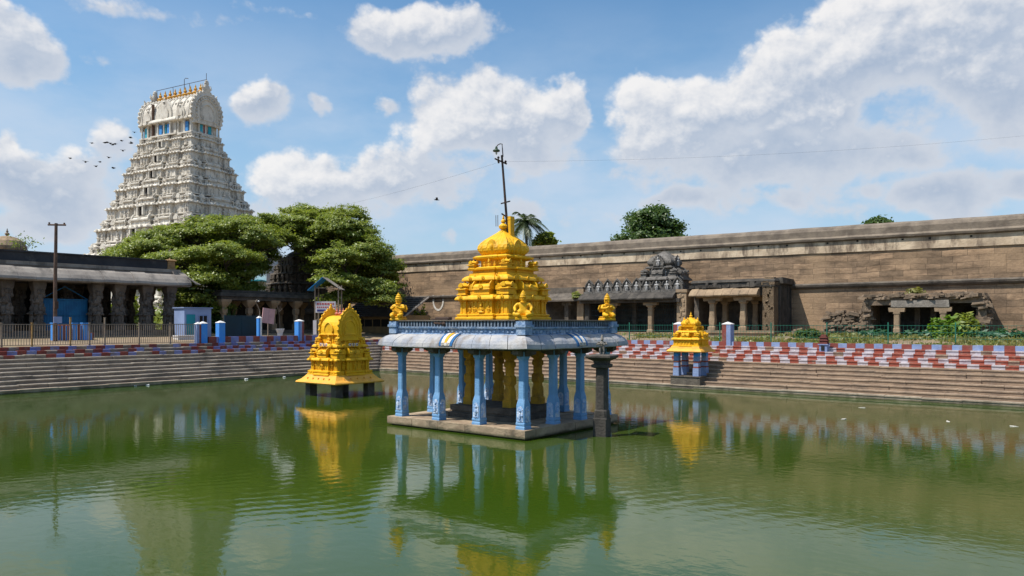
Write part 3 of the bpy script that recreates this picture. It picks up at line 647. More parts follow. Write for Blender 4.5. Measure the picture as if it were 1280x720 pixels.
m.build('frieze', 'blue_frieze', pav)
m = MB(); m.T = Matrix.Translation((ex0, ey0, 0))     # pierced rail on top of the frieze
for k in range(4):
    L = EX if k % 2 == 0 else EY; nn = int(2 * L / .155)
    for q in range(nn + 1):
        t = -L + 2 * L * q / nn; x, y, r = on_side(k, EX, EY, t, .2); m.box(x, y, 3.86, 4.075, .034, .05, rot=r)
m.build('pierced_rail', 'blue_rail', pav)
m = MB(); m.T = Matrix.Translation((ex0, ey0, 0)); shell(m, EX, EY, [], [], [(-.3, 4.068), (.275, 4.068), (.29, 4.085), (.285, 4.115), (.1, 4.122), (-.3, 4.123)]); m.build('roof_edge', 'dark_stone', pav)
m = MB(); m.box(ex0, ey0, 3.3, 3.85, EX + .13, EY + .13); m.box(ex0, ey0, 3.85, 3.992, EX - .03, EY - .03); m.box(ex0, ey0, 3.99, 4.085, EX - .02, EY - .02); m.build('roof_slab', 'dark_stone', pav)
# white and yellow foot-mark emblems on the eave
def emblem(k, t, s, mid=True):
    e = None
    for mat_n, poly, d0 in (('namam_blue', 'back', .026), ('namam_white', 'u', .034), ('namam_yellow', 'mid', .038)):
        if poly == 'mid' and not mid: continue
        mm = MB()
        zz = [(.135, 3.615), (.31, 3.567), (.465, 3.478), (.58, 3.368), (.65, 3.258), (EO - .005, 3.15)]
        def strip(c0, w0, c1, w1, a=0, b=6):
            rr = []
            for i in range(a, b):
                d, z = zz[i]; u = i / 5; c = c0 + (c1 - c0) * u; w = w0 + (w1 - w0) * u
                pts = []
                for (tt, dd, zo) in ((c - w, d0, d0), (c + w, d0, d0), (c + w, -.03, -.03), (c - w, -.03, -.03)):
                    x, y, r = on_side(k, EX, EY, t + tt * s, d + dd); pts.append((x + ex0, y + ey0, z + zo))
                rr.append(pts)
            mm.loft(rr)
        if poly == 'back': strip(0, .40, 0, .34)
        if poly == 'u':
            strip(-.21, .065, -.13, .085); strip(.21, .065, .13, .085); strip(0, .2, 0, .2, 4, 6)
        if poly == 'mid': strip(0, .075, 0, .06, 0, 5)
        o = mm.build('emblem' if e is None else ('emblem_mark'), mat_n, pav if e is None else e); e = e or o
emblem(0, -EX + 2 * EX * .495, .95); emblem(1, .02, .95, False)

# golden tower on the pavilion roof
tower = MB(); Z = 4.10
T = tower
s1 = [(.90, -.07), (.52, .10)]
shell(T, 1.20, 1.20, s1, s1, [(.14, Z), (.16, Z + .06), (.16, Z + .12), (.08, Z + .17), (.12, Z + .20), (.12, Z + .24), (0, Z + .28), (0, Z + .74), (.07, Z + .76), (.07, Z + .80)] + kapota(Z + .80, .20, .17) + [(-.35, Z + 1.0)])
pilasters(T, 1.20, 1.20, s1, s1, Z + .28, Z + .76, .045, .22)
for k in range(4):
    for t, p in ((-1.05, 0), (1.05, 0), (-.7, -.07), (.7, -.07), (0, .1)):
        x, y, r = on_side(k, 1.2, 1.2, t, p + .16); kudu(T, x, y, Z + .88, r, .085)
    for t, p, hh, st in ((0, .15, .46, True), (-.36, .13, .34, False), (.36, .13, .34, False), (-.72, 0.0, .36, False), (.72, 0.0, .36, False)):
        x, y, r = on_side(k, 1.2, 1.2, t, p); figure(T, x, y, Z + .26, r, hh, st)
for sx in (-1, 1):
    for sy in (-1, 1): kuta(T, sx * 1.08, sy * 1.08, Z + 1.0, .235, .56)
for k in range(4):
    x, y, r = on_side(k, 1.2, 1.2, 0, -.04); shala(T, x, y, Z + 1.0, r, .42, .2, .50)
    for t in (-.68, .68): x, y, r = on_side(k, 1.2, 1.2, t, -.18); panjara(T, x, y, Z + 1.0, r, .16, .42)
s2 = [(.55, -.05), (.36, .07)]
shell(T, .97, .97, s2, s2, [(.1, Z + .98), (.1, Z + 1.05), (0, Z + 1.08), (0, Z + 1.52), (.06, Z + 1.54)] + kapota(Z + 1.55, .22, .20) + [(-.3, Z + 1.77)])
pilasters(T, .97, .97, s2, s2, Z + 1.1, Z + 1.52, .036, .2)
for k in range(4):
    for t, p in ((-.72, 0), (.72, 0), (0, .07), (-.42, -.02), (.42, -.02)):
        x, y, r = on_side(k, .97, .97, t, p + .19); kudu(T, x, y, Z + 1.63, r, .075)
    for t in (-.13, 0, .13): x, y, r = on_side(k, .97, .97, t, .09); T.box(x, y, Z + 1.36, Z + 1.5, .03, .04, rot=r)
    for t in (-.55, .55): x, y, r = on_side(k, .97, .97, t, .12); figure(T, x, y, Z + 1.4, r, .42)
s3 = [(.30, .06)]
shell(T, .86, .86, s3, s3, [(.1, Z + 1.76), (.1, Z + 1.84), (0, Z + 1.88), (0, Z + 1.96), (.14, Z + 1.99), (.15, Z + 2.05), (.02, Z + 2.10), (-.12, Z + 2.12)])
for sx in (-1, 1):
    for sy in (-1, 1): kuta(T, sx * .84, sy * .84, Z + 2.03, .175, .38)
for k in range(4):
    x, y, r = on_side(k, .86, .86, 0, .03); figure(T, x, y, Z + 2.02, r, .40, True)
    for t in (-.26, .26): x, y, r = on_side(k, .86, .86, t, .0); figure(T, x, y, Z + 2.04, r, .26)
shell(T, .63, .63, [(.2, .04)], [(.2, .04)], [(0, Z + 2.08), (0, Z + 2.36), (.08, Z + 2.38), (.22, Z + 2.44), (.24, Z + 2.50), (.14, Z + 2.56), (.0, Z + 2.58), (-.02, Z + 2.66), (-.1, Z + 2.67)])
T.build('tower', 'yellow_paint', pav)
def four_sided_dome(m, z, H, r0, ribs=6):       # square dome with bulging ribbed faces
    prof = [(.86, 0), (.93, .05), (1.02, .15), (1.04, .25), (1.0, .36), (.90, .48), (.74, .61), (.55, .73), (.36, .85), (.22, .94), (.15, 1.0)]
    rr = []; N = ribs * 4
    for w, u in prof:
        ring = []
        for k in range(4):
            for i in range(N):
                t = -1 + 2 * i / N; rb = .065 * abs(math.sin(math.pi * ribs * (i / N) + u * 3.0)) * min(1, w * 1.2)
                bul = .035 * (1 - t * t)
                x, y, r = on_side(k, 0, 0, t * r0 * w, r0 * w * (1 + bul) + rb); ring.append((x, y, z + H * u))
        rr.append(ring)
    m.loft(rr)
    for k in range(4):
        x, y, r = on_side(k, 0, 0, 0, r0 * 1.02); put(m, x, y, z + H * .16, r); m.plate(horseshoe(r0 * .34, 11), (0, .08, .12), (1, 0), .13); m.ball((0, -.05, .13), (.1, .07, .12), 7, 5); m.lathe(0, 0, [(.05, .3), (.06, .36), (.01, .44)], 6); m.T = None
m = MB(); four_sided_dome(m, Z + 2.60, .98, .69, 5); m.build('dome', 'yellow_paint', pav)
m = MB(); finial(m, 0, 0, Z + 3.54, .68, 12); m.build('finial', 'yellow_paint', pav)
pp = at(637.5, 300, D=30.55)
m = MB(); m.box(0, 0, 3.28 + Z, 8.24, .125, .125); m.box(0, 0, 8.10, 8.16, .135, .135); m.build('pole_sleeve', 'yellow_paint', pav, (pp.x - PCX, pp.y - PCY, 0))

# seated guardian statues at three roof corners
def skin_body(name, joints, edges, parent, matn, loc=(0, 0, 0)):
    me = bpy.data.meshes.new(name); me.from_pydata([j[:3] for j in joints], edges, [])
    me.materials.append(M[matn]); o = link(name, me, parent, loc)
    md = o.modifiers.new('skin', 'SKIN'); md.use_smooth_shade = True; md.branch_smoothing = .6
    for i, j in enumerate(joints): me.skin_vertices[0].data[i].radius = (j[3], j[3])
    me.skin_vertices[0].data[0].use_root = True
    o.modifiers.new('sub', 'SUBSURF').render_levels = 2; o.modifiers['sub'].levels = 1
    return o
def guardian(label, loc, rz, h, garuda):
    t = thing('guardian_statue', label, 'statue', loc, rz, 'yellow guardian statues on the pavilion roof')
    J = [(0, 0, .26, .15), (0, 0, .40, .13), (0, -.01, .54, .15), (0, -.01, .63, .07), (0, -.02, .72, .105), (0, -.01, .80, .09)]
    E = [(0, 1), (1, 2), (2, 3), (3, 4), (4, 5)]
    for s in (-1, 1):
        i = len(J)
        kx = .22 if garuda else .33; J += [(s * .12, -.02, .22, .115), (s * kx, -.17, .19, .095), (s * .08, -.29, .15, .075)]
        E += [(0, i), (i, i + 1), (i + 1, i + 2)]
        i = len(J)
        if garuda: J += [(s * .19, -.02, .55, .07), (s * .27, -.08, .43, .058), (s * .11, -.2, .45, .045), (s * .03, -.24, .53, .04)]
        else: J += [(s * .19, -.02, .55, .07), (s * .30, -.05, .42, .06), (s * .27, -.20, .32, .05), (s * .27, -.27, .28, .045)]
        E += [(2, i), (i, i + 1), (i + 1, i + 2), (i + 2, i + 3)]
    J = [(x * h, y * h, z * h, r * h) for x, y, z, r in J]
    skin_body('body', J, E, t, 'yellow_paint')
    m = MB(); bw = .24 if garuda else .28; m.sq(0, 0, [(bw * h, 0), (bw * h, .06 * h), (bw * .85 * h, .09 * h), (bw * .95 * h, .12 * h), (bw * .8 * h, .14 * h)]); m.build('base', 'yellow_paint', t)
    m = MB(); m.lathe(0, -.01 * h, [(.115 * h, .765 * h), (.125 * h, .80 * h), (.10 * h, .83 * h), (.11 * h, .87 * h), (.075 * h, .91 * h), (.08 * h, .94 * h), (.03 * h, .98 * h), (.035 * h, 1.0 * h), (.005 * h, 1.03 * h)], 12); m.build('crown', 'yellow_paint', t)
    m = MB()   # face: nose, eyes, ears, necklace, wings/back plate
    m.ball((0, -.125 * h, .715 * h), (.018 * h, .03 * h, .03 * h), 6, 4)
    for s in (-1, 1):
        m.ball((s * .04 * h, -.11 * h, .738 * h), (.02 * h, .012 * h, .011 * h), 6, 4); m.ball((s * .105 * h, -.01 * h, .71 * h), (.02 * h, .035 * h, .06 * h), 6, 4)
    m.ball((0, -.115 * h, .675 * h), (.03 * h, .015 * h, .01 * h), 6, 4)
    m.lathe(0, -.02 * h, [(.10 * h, .60 * h), (.125 * h, .605 * h), (.10 * h, .62 * h)], 12)
    m.build('ornament', 'yellow_paint', t)
    if garuda:
        m = MB()
        for s in (-1, 1): m.plate([(s * .08 * h, .36 * h), (s * .26 * h, .30 * h), (s * .33 * h, .42 * h), (s * .28 * h, .56 * h), (s * .12 * h, .60 * h)], (0, .12 * h, 0), (1, 0), .05 * h)
        m.build('wings', 'yellow_paint', t)
    return t
cz = 4.12
guardian('golden kneeling statue with a tall crown at the far left corner of the pavilion roof', (PCX + ex0 - EX - .10, PCY + ey0 - EY - .10, cz), R(20), 1.05, True)
guardian('golden cross-legged seated statue on the front corner of the pavilion roof', (PCX + ex0 + EX - .02, PCY + ey0 - EY + .02, cz), R(36), 1.0, False)
guardian('golden crowned statue at the right corner of the pavilion roof, before the dark porch', (PCX + ex0 + EX + .08, PCY + ey0 + EY + .04, cz), R(60), 1.05, True)

# leaning lamp pole on the tower
lp0 = at(633, 270, D=30.5); lp1 = at(627.5, 197, D=30.5); lpt = at(627, 180.5, D=30.5)
lp = thing('lamp_pole', 'thin rusty leaning lamp pole rising from the golden tower', 'lamp pole', lp0)
def L(v): return tuple(v - lp0)
lp0b = at(635.5, 296, D=30.5)
m = MB(); m.tube([L(lp0b), L(lp0), L(lp1), L(at(627.2, 194, D=30.5))], [.05, .05, .042, .038], 8); m.build('pole', 'rust_iron', lp)
m = MB(); a = at(618.5, 198.2, D=30.4); b = at(633.5, 205, D=30.6); m.tube([L(a), L(b)], .032, 6); c0 = at(627.5, 201.5, D=30.5); m.tube([L(at(622.5, 199, D=30.5)), L(at(623.5, 204, D=30.5))], .04, 6)
for q in (at(623, 197, D=30.4), at(632, 202, D=30.6)): m.ball(L(q), .055, 6, 4)
m.build('crossarm', 'rust_iron', lp)
m = MB(); m.tube([L(at(626.3, 254.5, D=30.4)), L(at(637.5, 251.5, D=30.6))], .03, 6); m.build('lower_crossarm', 'rust_iron', lp); m = MB(); m.tube([L(at(627, 267, D=30.4)), L(at(633, 271, D=30.5))], .03, 6); m.build('brace', 'rust_iron', lp)
m = MB(); m.tube([L(at(628.8, 196, D=30.5)), L(at(628, 186, D=30.5)), L(at(627.6, 180, D=30.5)), L(at(625, 179.8, D=30.45)), L(at(621.8, 181.5, D=30.4)), L(at(620.6, 184, D=30.4))], .02, 6); m.build('lamp_arm', 'rust_iron', lp)
m = MB(); q = at(620.5, 188.5, D=30.4); x, y, z = L(q)
m.lathe(x, y, [(.13, z - .03), (.145, z), (.13, z + .03), (.06, z + .07), (.04, z + .16), (.02, z + .18)], 14); sh = m.build('lamp_shade', 'lamp_green', lp)
m = MB(); m.lathe(x, y, [(.02, z - .15), (.04, z - .10), (.03, z - .03)], 8); m.build('bulb', 'lamp_glass', sh)
m = MB()
for px in (619.8, 622.2): m.tube([L(at(px, 269, D=30.3)), L(at(px + .2, 283, D=30.3))], .012, 5)
m.build('lightning_rod', 'rust_iron', lp)
# fallen floodlight on the roof edge
fp = at(552, 402, Y=PCY + ey0 - EY - .06); fp.z = 4.125
t = thing('floodlight', 'dark rusty floodlight box lying on the left edge of the pavilion roof', 'floodlight', fp, R(4))
m = MB(); m.box(0, 0, .0, .05, .40, .13); m.box(.12, -.02, .05, .11, .34, .12, .30, .1); m.build('housing', 'rust_iron', t)
m = MB(); m.tube([(-.2, -.16, -.12), (.1, -.18, -.14), (.28, -.17, -.10)], .05, 7); m.ball((.3, -.2, -.15), .09, 8, 5); m.tube([(-.2, -.1, 0), (-.22, -.17, -.12)], .03, 6); m.tube([(.25, -.1, 0), (.28, -.17, -.1)], .03, 6); m.build('lamp_bracket', 'rust_iron', t)

# ---------------------------------------------------------------- stone lamp pillar beside the pavilion
q = at(752.5, 545, Z=0)
t = thing('stone_pillar', 'dark weathered stone pillar with a tiny idol on its capital, standing in water', 'pillar', (q.x, q.y, 0), R(12))
m = MB(); sqc(m, 0, 0, [(.25, -1, .1), (.25, .28, .1), (.25, .62, .1), (.235, .66, .2), (.23, .9, .35), (.20, .95, .35), (.185, 2.25, .35), (.18, 2.42, .3)]); m.build('shaft', 'black_stone', t)
m = MB(); m.sq(0, 0, [(.17, 2.40), (.29, 2.44), (.30, 2.54), (.22, 2.57), (.24, 2.66), (.40, 2.75), (.46, 2.80), (.46, 2.86), (.40, 2.89)]); m.build('capital', 'black_stone', t)
m = MB(); figure(m, 0, 0, 2.88, R(20), .72); m.build('idol', 'grey_idol', t)

# ---------------------------------------------------------------- golden shrine at the left, legs in the water
def small_figure_row(T, hx, hy, z, d, h, ts):
    for k in range(4):
        for t_ in ts: x, y, r = on_side(k, hx, hy, t_, d); figure(T, x, y, z, r, h)
SX, SY = -34.35, 27.55
ls = thing('golden_shrine', 'golden barrel-roofed shrine on stubby stone legs, left of the pavilion', 'shrine', (SX, SY, 0))
m = MB(); m.box(0, 0, -1, .74, .2, .24)
m0 = None
for i, x in enumerate((-1.12, 1.12)):
    for j, y in enumerate((-1.12, 1.12)):
        if m0 is None: m0 = m.build('leg', 'dark_stone', ls, (x, y, 0))
        else: copy_part(m0, ls, (x, y, 0))
m = MB(); m.sq(0, 0, [(1.2, .66), (1.70, .70), (1.74, .76), (1.70, .82), (1.5, .93), (1.36, 1.08), (1.30, 1.16), (1.2, 1.18)])
for k in range(4):
    for i in range(1, 6): x, y, r = on_side(k, 1.42, 1.42, -1.4 + 2.8 * i / 6, .06); m.box(x, y, .86, 1.02, .012, .05, rot=r)
m.build('ledge', 'yellow_ledge', ls)
T = MB(); s1 = [(.88, -.09), (.5, .08)]; Z = 1.14; H = 1.12
shell(T, H, H, s1, s1, [(.16, Z), (.16, Z + .08), (.10, Z + .12), (.14, Z + .17), (.14, Z + .24), (.02, Z + .28), (0, Z + .30), (0, Z + .76), (.06, Z + .78)] + kapota(Z + .80, .18, .17) + [(-.3, Z + .98)])
pilasters(T, H, H, s1, s1, Z + .28, Z + .78, .045, .2); dentils(T, H, H, Z + .10, .07, .2, .06, .12)
for k in range(4):
    for t_, p in ((-1.0, 0), (1.0, 0), (0, .08), (-.66, -.06), (.66, -.06)):
        x, y, r = on_side(k, H, H, t_, p + .15); kudu(T, x, y, Z + .87, r, .085); 
    for t_, p in ((0, .14), (-.68, .0), (.68, .0)): x, y, r = on_side(k, H, H, t_, p); figure(T, x, y, Z + .28, r, .52)
    x, y, r = on_side(k, H, H, 0, -.04); shala(T, x, y, Z + .98, r, .38, .2, .5)
    for t_ in (-.62, .62): x, y, r = on_side(k, H, H, t_, -.15); panjara(T, x, y, Z + .98, r, .17, .44)
for a in (-1, 1):
    for b in (-1, 1): kuta(T, a * .98, b * .98, Z + .98, .22, .56)
s2 = [(.56, -.05)]; H2 = .92
shell(T, H2, H2, s2, s2, [(.08, Z + .95), (0, Z + 1.05), (0, Z + 1.5), (.06, Z + 1.52)] + kapota(Z + 1.53, .20, .18) + [(-.2, Z + 1.73)])
pilasters(T, H2, H2, s2, s2, Z + 1.08, Z + 1.5, .036, .18)
for k in range(4):
    for t_ in (-.64, .64, 0): x, y, r = on_side(k, H2, H2, t_, .16); kudu(T, x, y, Z + 1.61, r, .08)
    for t_ in (-.28, -.14, 0, .14, .28): x, y, r = on_side(k, H2, H2, t_, .03); T.box(x, y, Z + 1.34, Z + 1.5, .035, .05, rot=r)
    for t_ in (-.5, .5): x, y, r = on_side(k, H2, H2, t_, .12); figure(T, x, y, Z + 1.42, r, .42)
for a in (-1, 1):
    for b in (-1, 1): kuta(T, a * .82, b * .82, Z + 1.73, .14, .44); figure(T, a * .94, b * .94, Z + 1.72, math.atan2(b, a) + math.pi / 2, .36, True)
# neck and barrel roof, ridge along x
gx, gy = .72, .66
shell(T, gx, gy, [(.3, .05)], [(.3, .05)], [(.04, Z + 1.70), (0, Z + 1.78), (0, Z + 2.16), (.06, Z + 2.18), (.14, Z + 2.23), (.12, Z + 2.29), (0, Z + 2.31)])
pilasters(T, gx, gy, [(.3, .05)], [(.3, .05)], Z + 1.78, Z + 2.16, .034, .2)
for k in (0, 2): x, y, r = on_side(k, gx, gy, 0, .12); figure(T, x, y, Z + 1.74, r, .62, True)
for k in (1, 3): x, y, r = on_side(k, gx, gy, 0, .08); figure(T, x, y, Z + 1.74, r, .50, True)
T.build('tower', 'yellow_paint', ls)
m = MB(); barrel(m, gx + .06, gy + .10, Z + 2.29, 1.00, 15)
P = [((gy + .12) * math.cos(a), .92 * math.sin(a)) for a in [math.pi * i / 16 for i in range(17)]]
m.build('barrel_roof', 'yellow_paint', ls); m = MB()
put(m, 0, -gy - .12, Z + 2.33, 0); m.plate(horseshoe(.36, 11), (0, .18, .10), (1, 0), .2); m.tube([(a, -.03, b + .10) for a, b in horseshoe(.36, 11)], .035, 5); figure(m, 0, -.06, -.1, 0, .46, True); m.lathe(0, 0, [(.06, .44), (.08, .54), (.01, .68)], 6)
put(m, 0, 0, 0, 0); m.T = None; m.build('arched_niche', 'yellow_paint', ls); m = MB()
put(m, 0, gy + .12, Z + 2.33, math.pi); m.plate(horseshoe(.26, 11), (0, .10, .14), (1, 0), .14); m.T = None
m.build('arched_niche', 'yellow_paint', ls)
for s in (-1, 1):       # gable ends with a bead border and crest
    m = MB(); r0 = gy + .16
    Pg = horseshoe(r0, 17, 0.06)
    Pg = [(a, b * 1.42) for a, b in Pg]
    m.plate(Pg, (s * (gx + .05), 0, Z + 2.34), (0, 1), .10 * s)
    for a, b in Pg: m.ball((s * (gx + .10), a * 1.02, Z + 2.34 + b * 1.01), (.07, .055, .055), 6, 4)
    m.ball((s * (gx + .10), 0, Z + 2.36 + max(b for a, b in Pg)), (.09, .13, .14), 7, 5); m.ball((s * (gx + .1), 0, Z + 2.52 + max(b for a, b in Pg)), (.07, .07, .09), 7, 5)
    for sc in (.86, .66, .46): m.tube([(s * (gx + .16), a * sc, Z + 2.38 + b * sc) for a, b in Pg], .035, 5)
    for a in (-.3, .3): put(m, s * (gx + .18), a, Z + 2.3, math.pi / 2 * s); figure(m, 0, 0, 0, 0, .46); m.T = None
    put(m, s * (gx + .18), 0, Z + 2.34, math.pi / 2 * s); figure(m, 0, 0, 0, 0, .5, True); m.T = None
    m.build('gable', 'yellow_paint', ls)
m = MB(); finial(m, 0, 0, 0, .46, 8); k0 = m.build('finial', 'pink_kalasha', ls, (-.28, 0, Z + 3.26))
for x in (0, .28): copy_part(k0, ls, (x, 0, Z + 3.26))
for k in (0, 1):        # white and red painted emblems on the two faces
    x, y, r = on_side(k, H2, H2, 0, .205); e = MB()
    for c in (-.24, .24):
        e.T = Matrix.Translation((x, y, Z + 1.66)) @ Matrix.Rotation(r, 4, 'Z'); e.lathe(0, 0, [], 3) if False else None
        e.plate([(c + .085 * math.cos(a), .085 * math.sin(a) + .02) for a in [2 * math.pi * i / 12 for i in range(12)]], (0, 0, 0), (1, 0), .03)
    for c in (-.07, .07): e.plate([(c - .025, .10), (c + .025, .10), (c * .5 + .022, -.07), (c * .5 - .022, -.07)], (0, 0, 0), (1, 0), .03)
    e.T = None; eo = e.build('emblem', 'paint_white', ls)
    e = MB(); e.T = Matrix.Translation((x, y, Z + 1.66)) @ Matrix.Rotation(r, 4, 'Z')
    e.plate([(-.018, .10), (.018, .10), (.012, -.05), (-.012, -.05)], (0, -.02, 0), (1, 0), .03)
    for c in (-.24, .24): e.plate([(c + .04 * math.cos(a), .04 * math.sin(a) + .02) for a in [2 * math.pi * i / 10 for i in range(10)]], (0, -.02, 0), (1, 0), .03)
    e.T = None; e.build('emblem_mark', 'step_red', eo)

# ---------------------------------------------------------------- small golden shrine on the far steps
QX, QY = -21.15, 44.25
rs = thing('golden_shrine', 'small golden shrine on striped pillars and a stone pedestal at the far steps', 'shrine', (QX, QY, 0))
m = MB(); m.box(0, 0, -.6, .70, .98, .82, j=.015); m.box(0, 0, .70, .76, 1.02, .86); m.build('pedestal', 'dark_stone', rs)
p0 = None
for x in (-.66, .66):
    for y in (-.55, .55):
        if p0 is None:
            m = MB(); z = .76
            for i, (h, mi) in enumerate(((.5, 0), (.09, 1), (.24, 0), (.09, 1), (.30, 0), (.26, 2))):
                m.mi = mi; w = .165 + (.012 if mi == 1 else 0) + (.03 if i == 0 else 0); m.box(0, 0, z, z + h, w, w, w * .94, w * .94); z += h
            p0 = m.build('striped_pillar', ['paint_pale_blue', 'paint_red', 'paint_bright_blue'], rs, (x, y, 0))
        else: copy_part(p0, rs, (x, y, 0))
m = MB(); m.sq(0, 0, [(.9, 2.2), (1.14, 2.23), (1.16, 2.28), (1.10, 2.36), (.98, 2.44), (.93, 2.56), (.9, 2.58)], ry=.9); m.build('ledge', 'yellow_ledge', rs)
T = MB(); Z = 2.56
s1 = [(.34, .05)]
shell(T, .82, .72, s1, s1, [(.08, Z), (.08, Z + .06), (0, Z + .09), (0, Z + .42)] + kapota(Z + .42, .13, .11) + [(-.2, Z + .55)])
pilasters(T, .82, .72, s1, s1, Z + .09, Z + .42, .04, .22)
for a in (-1, 1):
    for b in (-1, 1): kuta(T, a * .70, b * .61, Z + .54, .15, .36)
for k in range(4):
    x, y, r = on_side(k, .8, .7, 0, 0); shala(T, x, y, Z + .54, r, .24, .13, .34); figure(T, x, y, Z + .1, r, .3)
shell(T, .58, .52, [(.25, .04)], [(.25, .04)], [(.06, Z + .54), (0, Z + .6), (0, Z + .86)] + kapota(Z + .86, .13, .13) + [(-.1, Z + .99)])
pilasters(T, .58, .52, [(.25, .04)], [(.25, .04)], Z + .62, Z + .86, .032, .2)
for a in (-1, 1):
    for b in (-1, 1): kuta(T, a * .50, b * .45, Z + .98, .11, .3)
shell(T, .42, .40, [], [], [(0, Z + .98), (0, Z + 1.18), (.13, Z + 1.22), (.14, Z + 1.27), (.0, Z + 1.3)])
for k in range(4): x, y, r = on_side(k, .42, .4, 0, .04); figure(T, x, y, Z + .98, r, .28, True)
T.build('tower', 'yellow_paint', rs)
m = MB(); four_sided_dome(m, Z + 1.28, .52, .44, 4); m.build('dome', 'yellow_paint', rs)
m = MB(); finial(m, 0, 0, Z + 1.78, .38, 9); m.build('finial', 'yellow_paint', rs)

# ---------------------------------------------------------------- white gateway tower
GX, GY = -120.3, 63.9
gp = thing('gateway_tower', 'tall white tiered temple gateway tower with a row of gilt finials', 'tower', (GX, GY, 0), R(10.4))
lv = [3.0, 7.5, 12.2, 16.6, 20.4, 23.7, 26.6, 29.2, 31.7, 33.9]
def gh(z): return 6.5 + (34.0 - z) * .30, 3.15 + (34.0 - z) * .29
m = MB(); bx, by = gh(3); m.box(0, 0, 0, 3.2, bx + .6, by + .6); m.build('base', 'gopuram_white', gp)
for i in range(len(lv) - 1):
    z0, z1 = lv[i], lv[i + 1]; h = z1 - z0; hx, hy = gh(z0 + h * .5); hx -= .45; hy -= .45
    T = MB(); u = h
    sx = [(hx * .80, -.16 * u * .5), (hx * .62, .09 * u), (hx * .36, -.05 * u), (hx * .22, .16 * u)]
    sy = [(hy * .72, -.14 * u * .5), (hy * .40, .12 * u)]
    shell(T, hx, hy, sx, sy, [(.12 * u, z0), (.14 * u, z0 + .05 * h), (.06 * u, z0 + .08 * h), (0, z0 + .1 * h), (0, z0 + .5 * h), (.05 * u, z0 + .52 * h)] + kapota(z0 + .54 * h, .12 * h, .10 * u) + [(-.13 * u, z0 + .685 * h), (-.15 * u, z1 - .15 * h), (-.07 * u, z1 - .14 * h), (-.06 * u, z1 - .09 * h), (-.15 * u, z1 - .05 * h), (-.28 * u, z1 - .04 * h), (-.3 * u, z1 + .05)])
    pilasters(T, hx - .14 * u, hy - .14 * u, sx, sy, z0 + .68 * h, z1 - .14 * h, .04 * u, .34 * u)
    pilasters(T, hx, hy, sx, sy, z0 + .1 * h, z0 + .52 * h, .042 * u, .36 * u)
    rr = random.Random(i)
    for k in range(4):
        L, segs = (hx, sx) if k % 2 == 0 else (hy, sy)
        if k in (2, 3): pass
        nn = int(2 * L / (.27 * u))
        for q_ in range(nn):
            tt = -L + 2 * L * (q_ + .5) / nn
            p = 0
            for w, pv in segs:
                if abs(tt) < w: p = pv
            x, y, r = on_side(k, hx, hy, tt, p + .105 * u); kudu(T, x, y, z0 + .59 * h, r, .062 * u)
            if rr.random() < .8: x, y, r = on_side(k, hx, hy, tt, p + .05 * u); figure(T, x, y, z0 + .1 * h, r, .38 * h * rr.uniform(.7, 1.0), rr.random() < .3)
        kinds = [(0, .30 * u if k % 2 == 0 else .3 * u)]
        x, y, r = on_side(k, hx, hy, 0, -.16 * u); shala(T, x, y, z0 + .66 * h, r, max(.5 * u, L * .17), .2 * u, .42 * h)
        for s in (-1, 1):
            if k % 2 == 0:
                x, y, r = on_side(k, hx, hy, s * hx * .49, -.19 * u); shala(T, x, y, z0 + .66 * h, r, hx * .115, .15 * u, .38 * h)
                for tt in (.285, .70): x, y, r = on_side(k, hx, hy, s * hx * tt, -.2 * u); panjara(T, x, y, z0 + .66 * h, r, .13 * u, .34 * h)
            else:
                x, y, r = on_side(k, hx, hy, s * hy * .56, -.2 * u); panjara(T, x, y, z0 + .66 * h, r, .15 * u, .36 * h)
            for tt in (.15, .28, .40, .6, .8, .9):
                x, y, r = on_side(k, hx, hy, s * L * tt, -.06 * u); figure(T, x, y, z0 + .67 * h, r, .26 * h, rr.random() < .5)
    for a in (-1, 1):
        for b in (-1, 1): kuta(T, a * (hx - .25 * u), b * (hy - .25 * u), z0 + .66 * h, .16 * u, .42 * h)
    T.build('tier', 'gopuram_white', gp)
    for k in (0,):      # dark door-window in the middle of each storey, white jambs
        x, y, r = on_side(k, hx, hy, 0, .16 * u); W = MB(); W.T = Matrix.Translation((x, y, 0)) @ Matrix.Rotation(r, 4, 'Z')
        W.box(0, 0, z0 + .1 * h, z0 + .5 * h, .15 * u, .1 * u); wo = W.build('window', 'dark_opening', gp)
        W = MB(); W.T = Matrix.Translation((x, y, 0)) @ Matrix.Rotation(r, 4, 'Z')
        for s in (-1, 1): W.box(s * .19 * u, -.1 * u, z0 + .1 * h, z0 + .5 * h, .04 * u, .1 * u)
        W.box(0, -.1 * u, z0 + .5 * h, z0 + .55 * h, .25 * u, .12 * u); W.T = None; W.build('window_frame', 'gopuram_white', wo)
Z = 33.9; gx, gy = 5.95, 2.65
T = MB(); s1 = [(gx * .46, .35)]; s2 = [(gy * .6, .15)]
shell(T, gx, gy, s1, s2, [(.3, Z - .1), (.3, Z + .12), (.1, Z + .18), (-.25, Z + .2), (-.25, Z + 2.1)])
for k in range(4):
    L = gx if k % 2 == 0 else gy; nn = 9 if k % 2 == 0 else 5
    for i in range(nn):
        tt = -L + .12 + (2 * L - .24) * i / (nn - 1); x, y, r = on_side(k, gx, gy, tt, .35 if (k % 2 == 0 and abs(tt) < gx * .46) else 0)
        T.lathe(x, y, [(.22, Z + .15), (.16, Z + .3), (.15, Z + 1.7), (.24, Z + 1.85), (.24, Z + 2.05)], 8)
shell(T, gx, gy, s1, s2, [(-.2, Z + 2.02), (.1, Z + 2.05), (.38, Z + 2.12), (.42, Z + 2.25), (.32, Z + 2.5), (.15, Z + 2.7), (0, Z + 2.75)])
T.build('neck_storey', 'gopuram_white', gp)
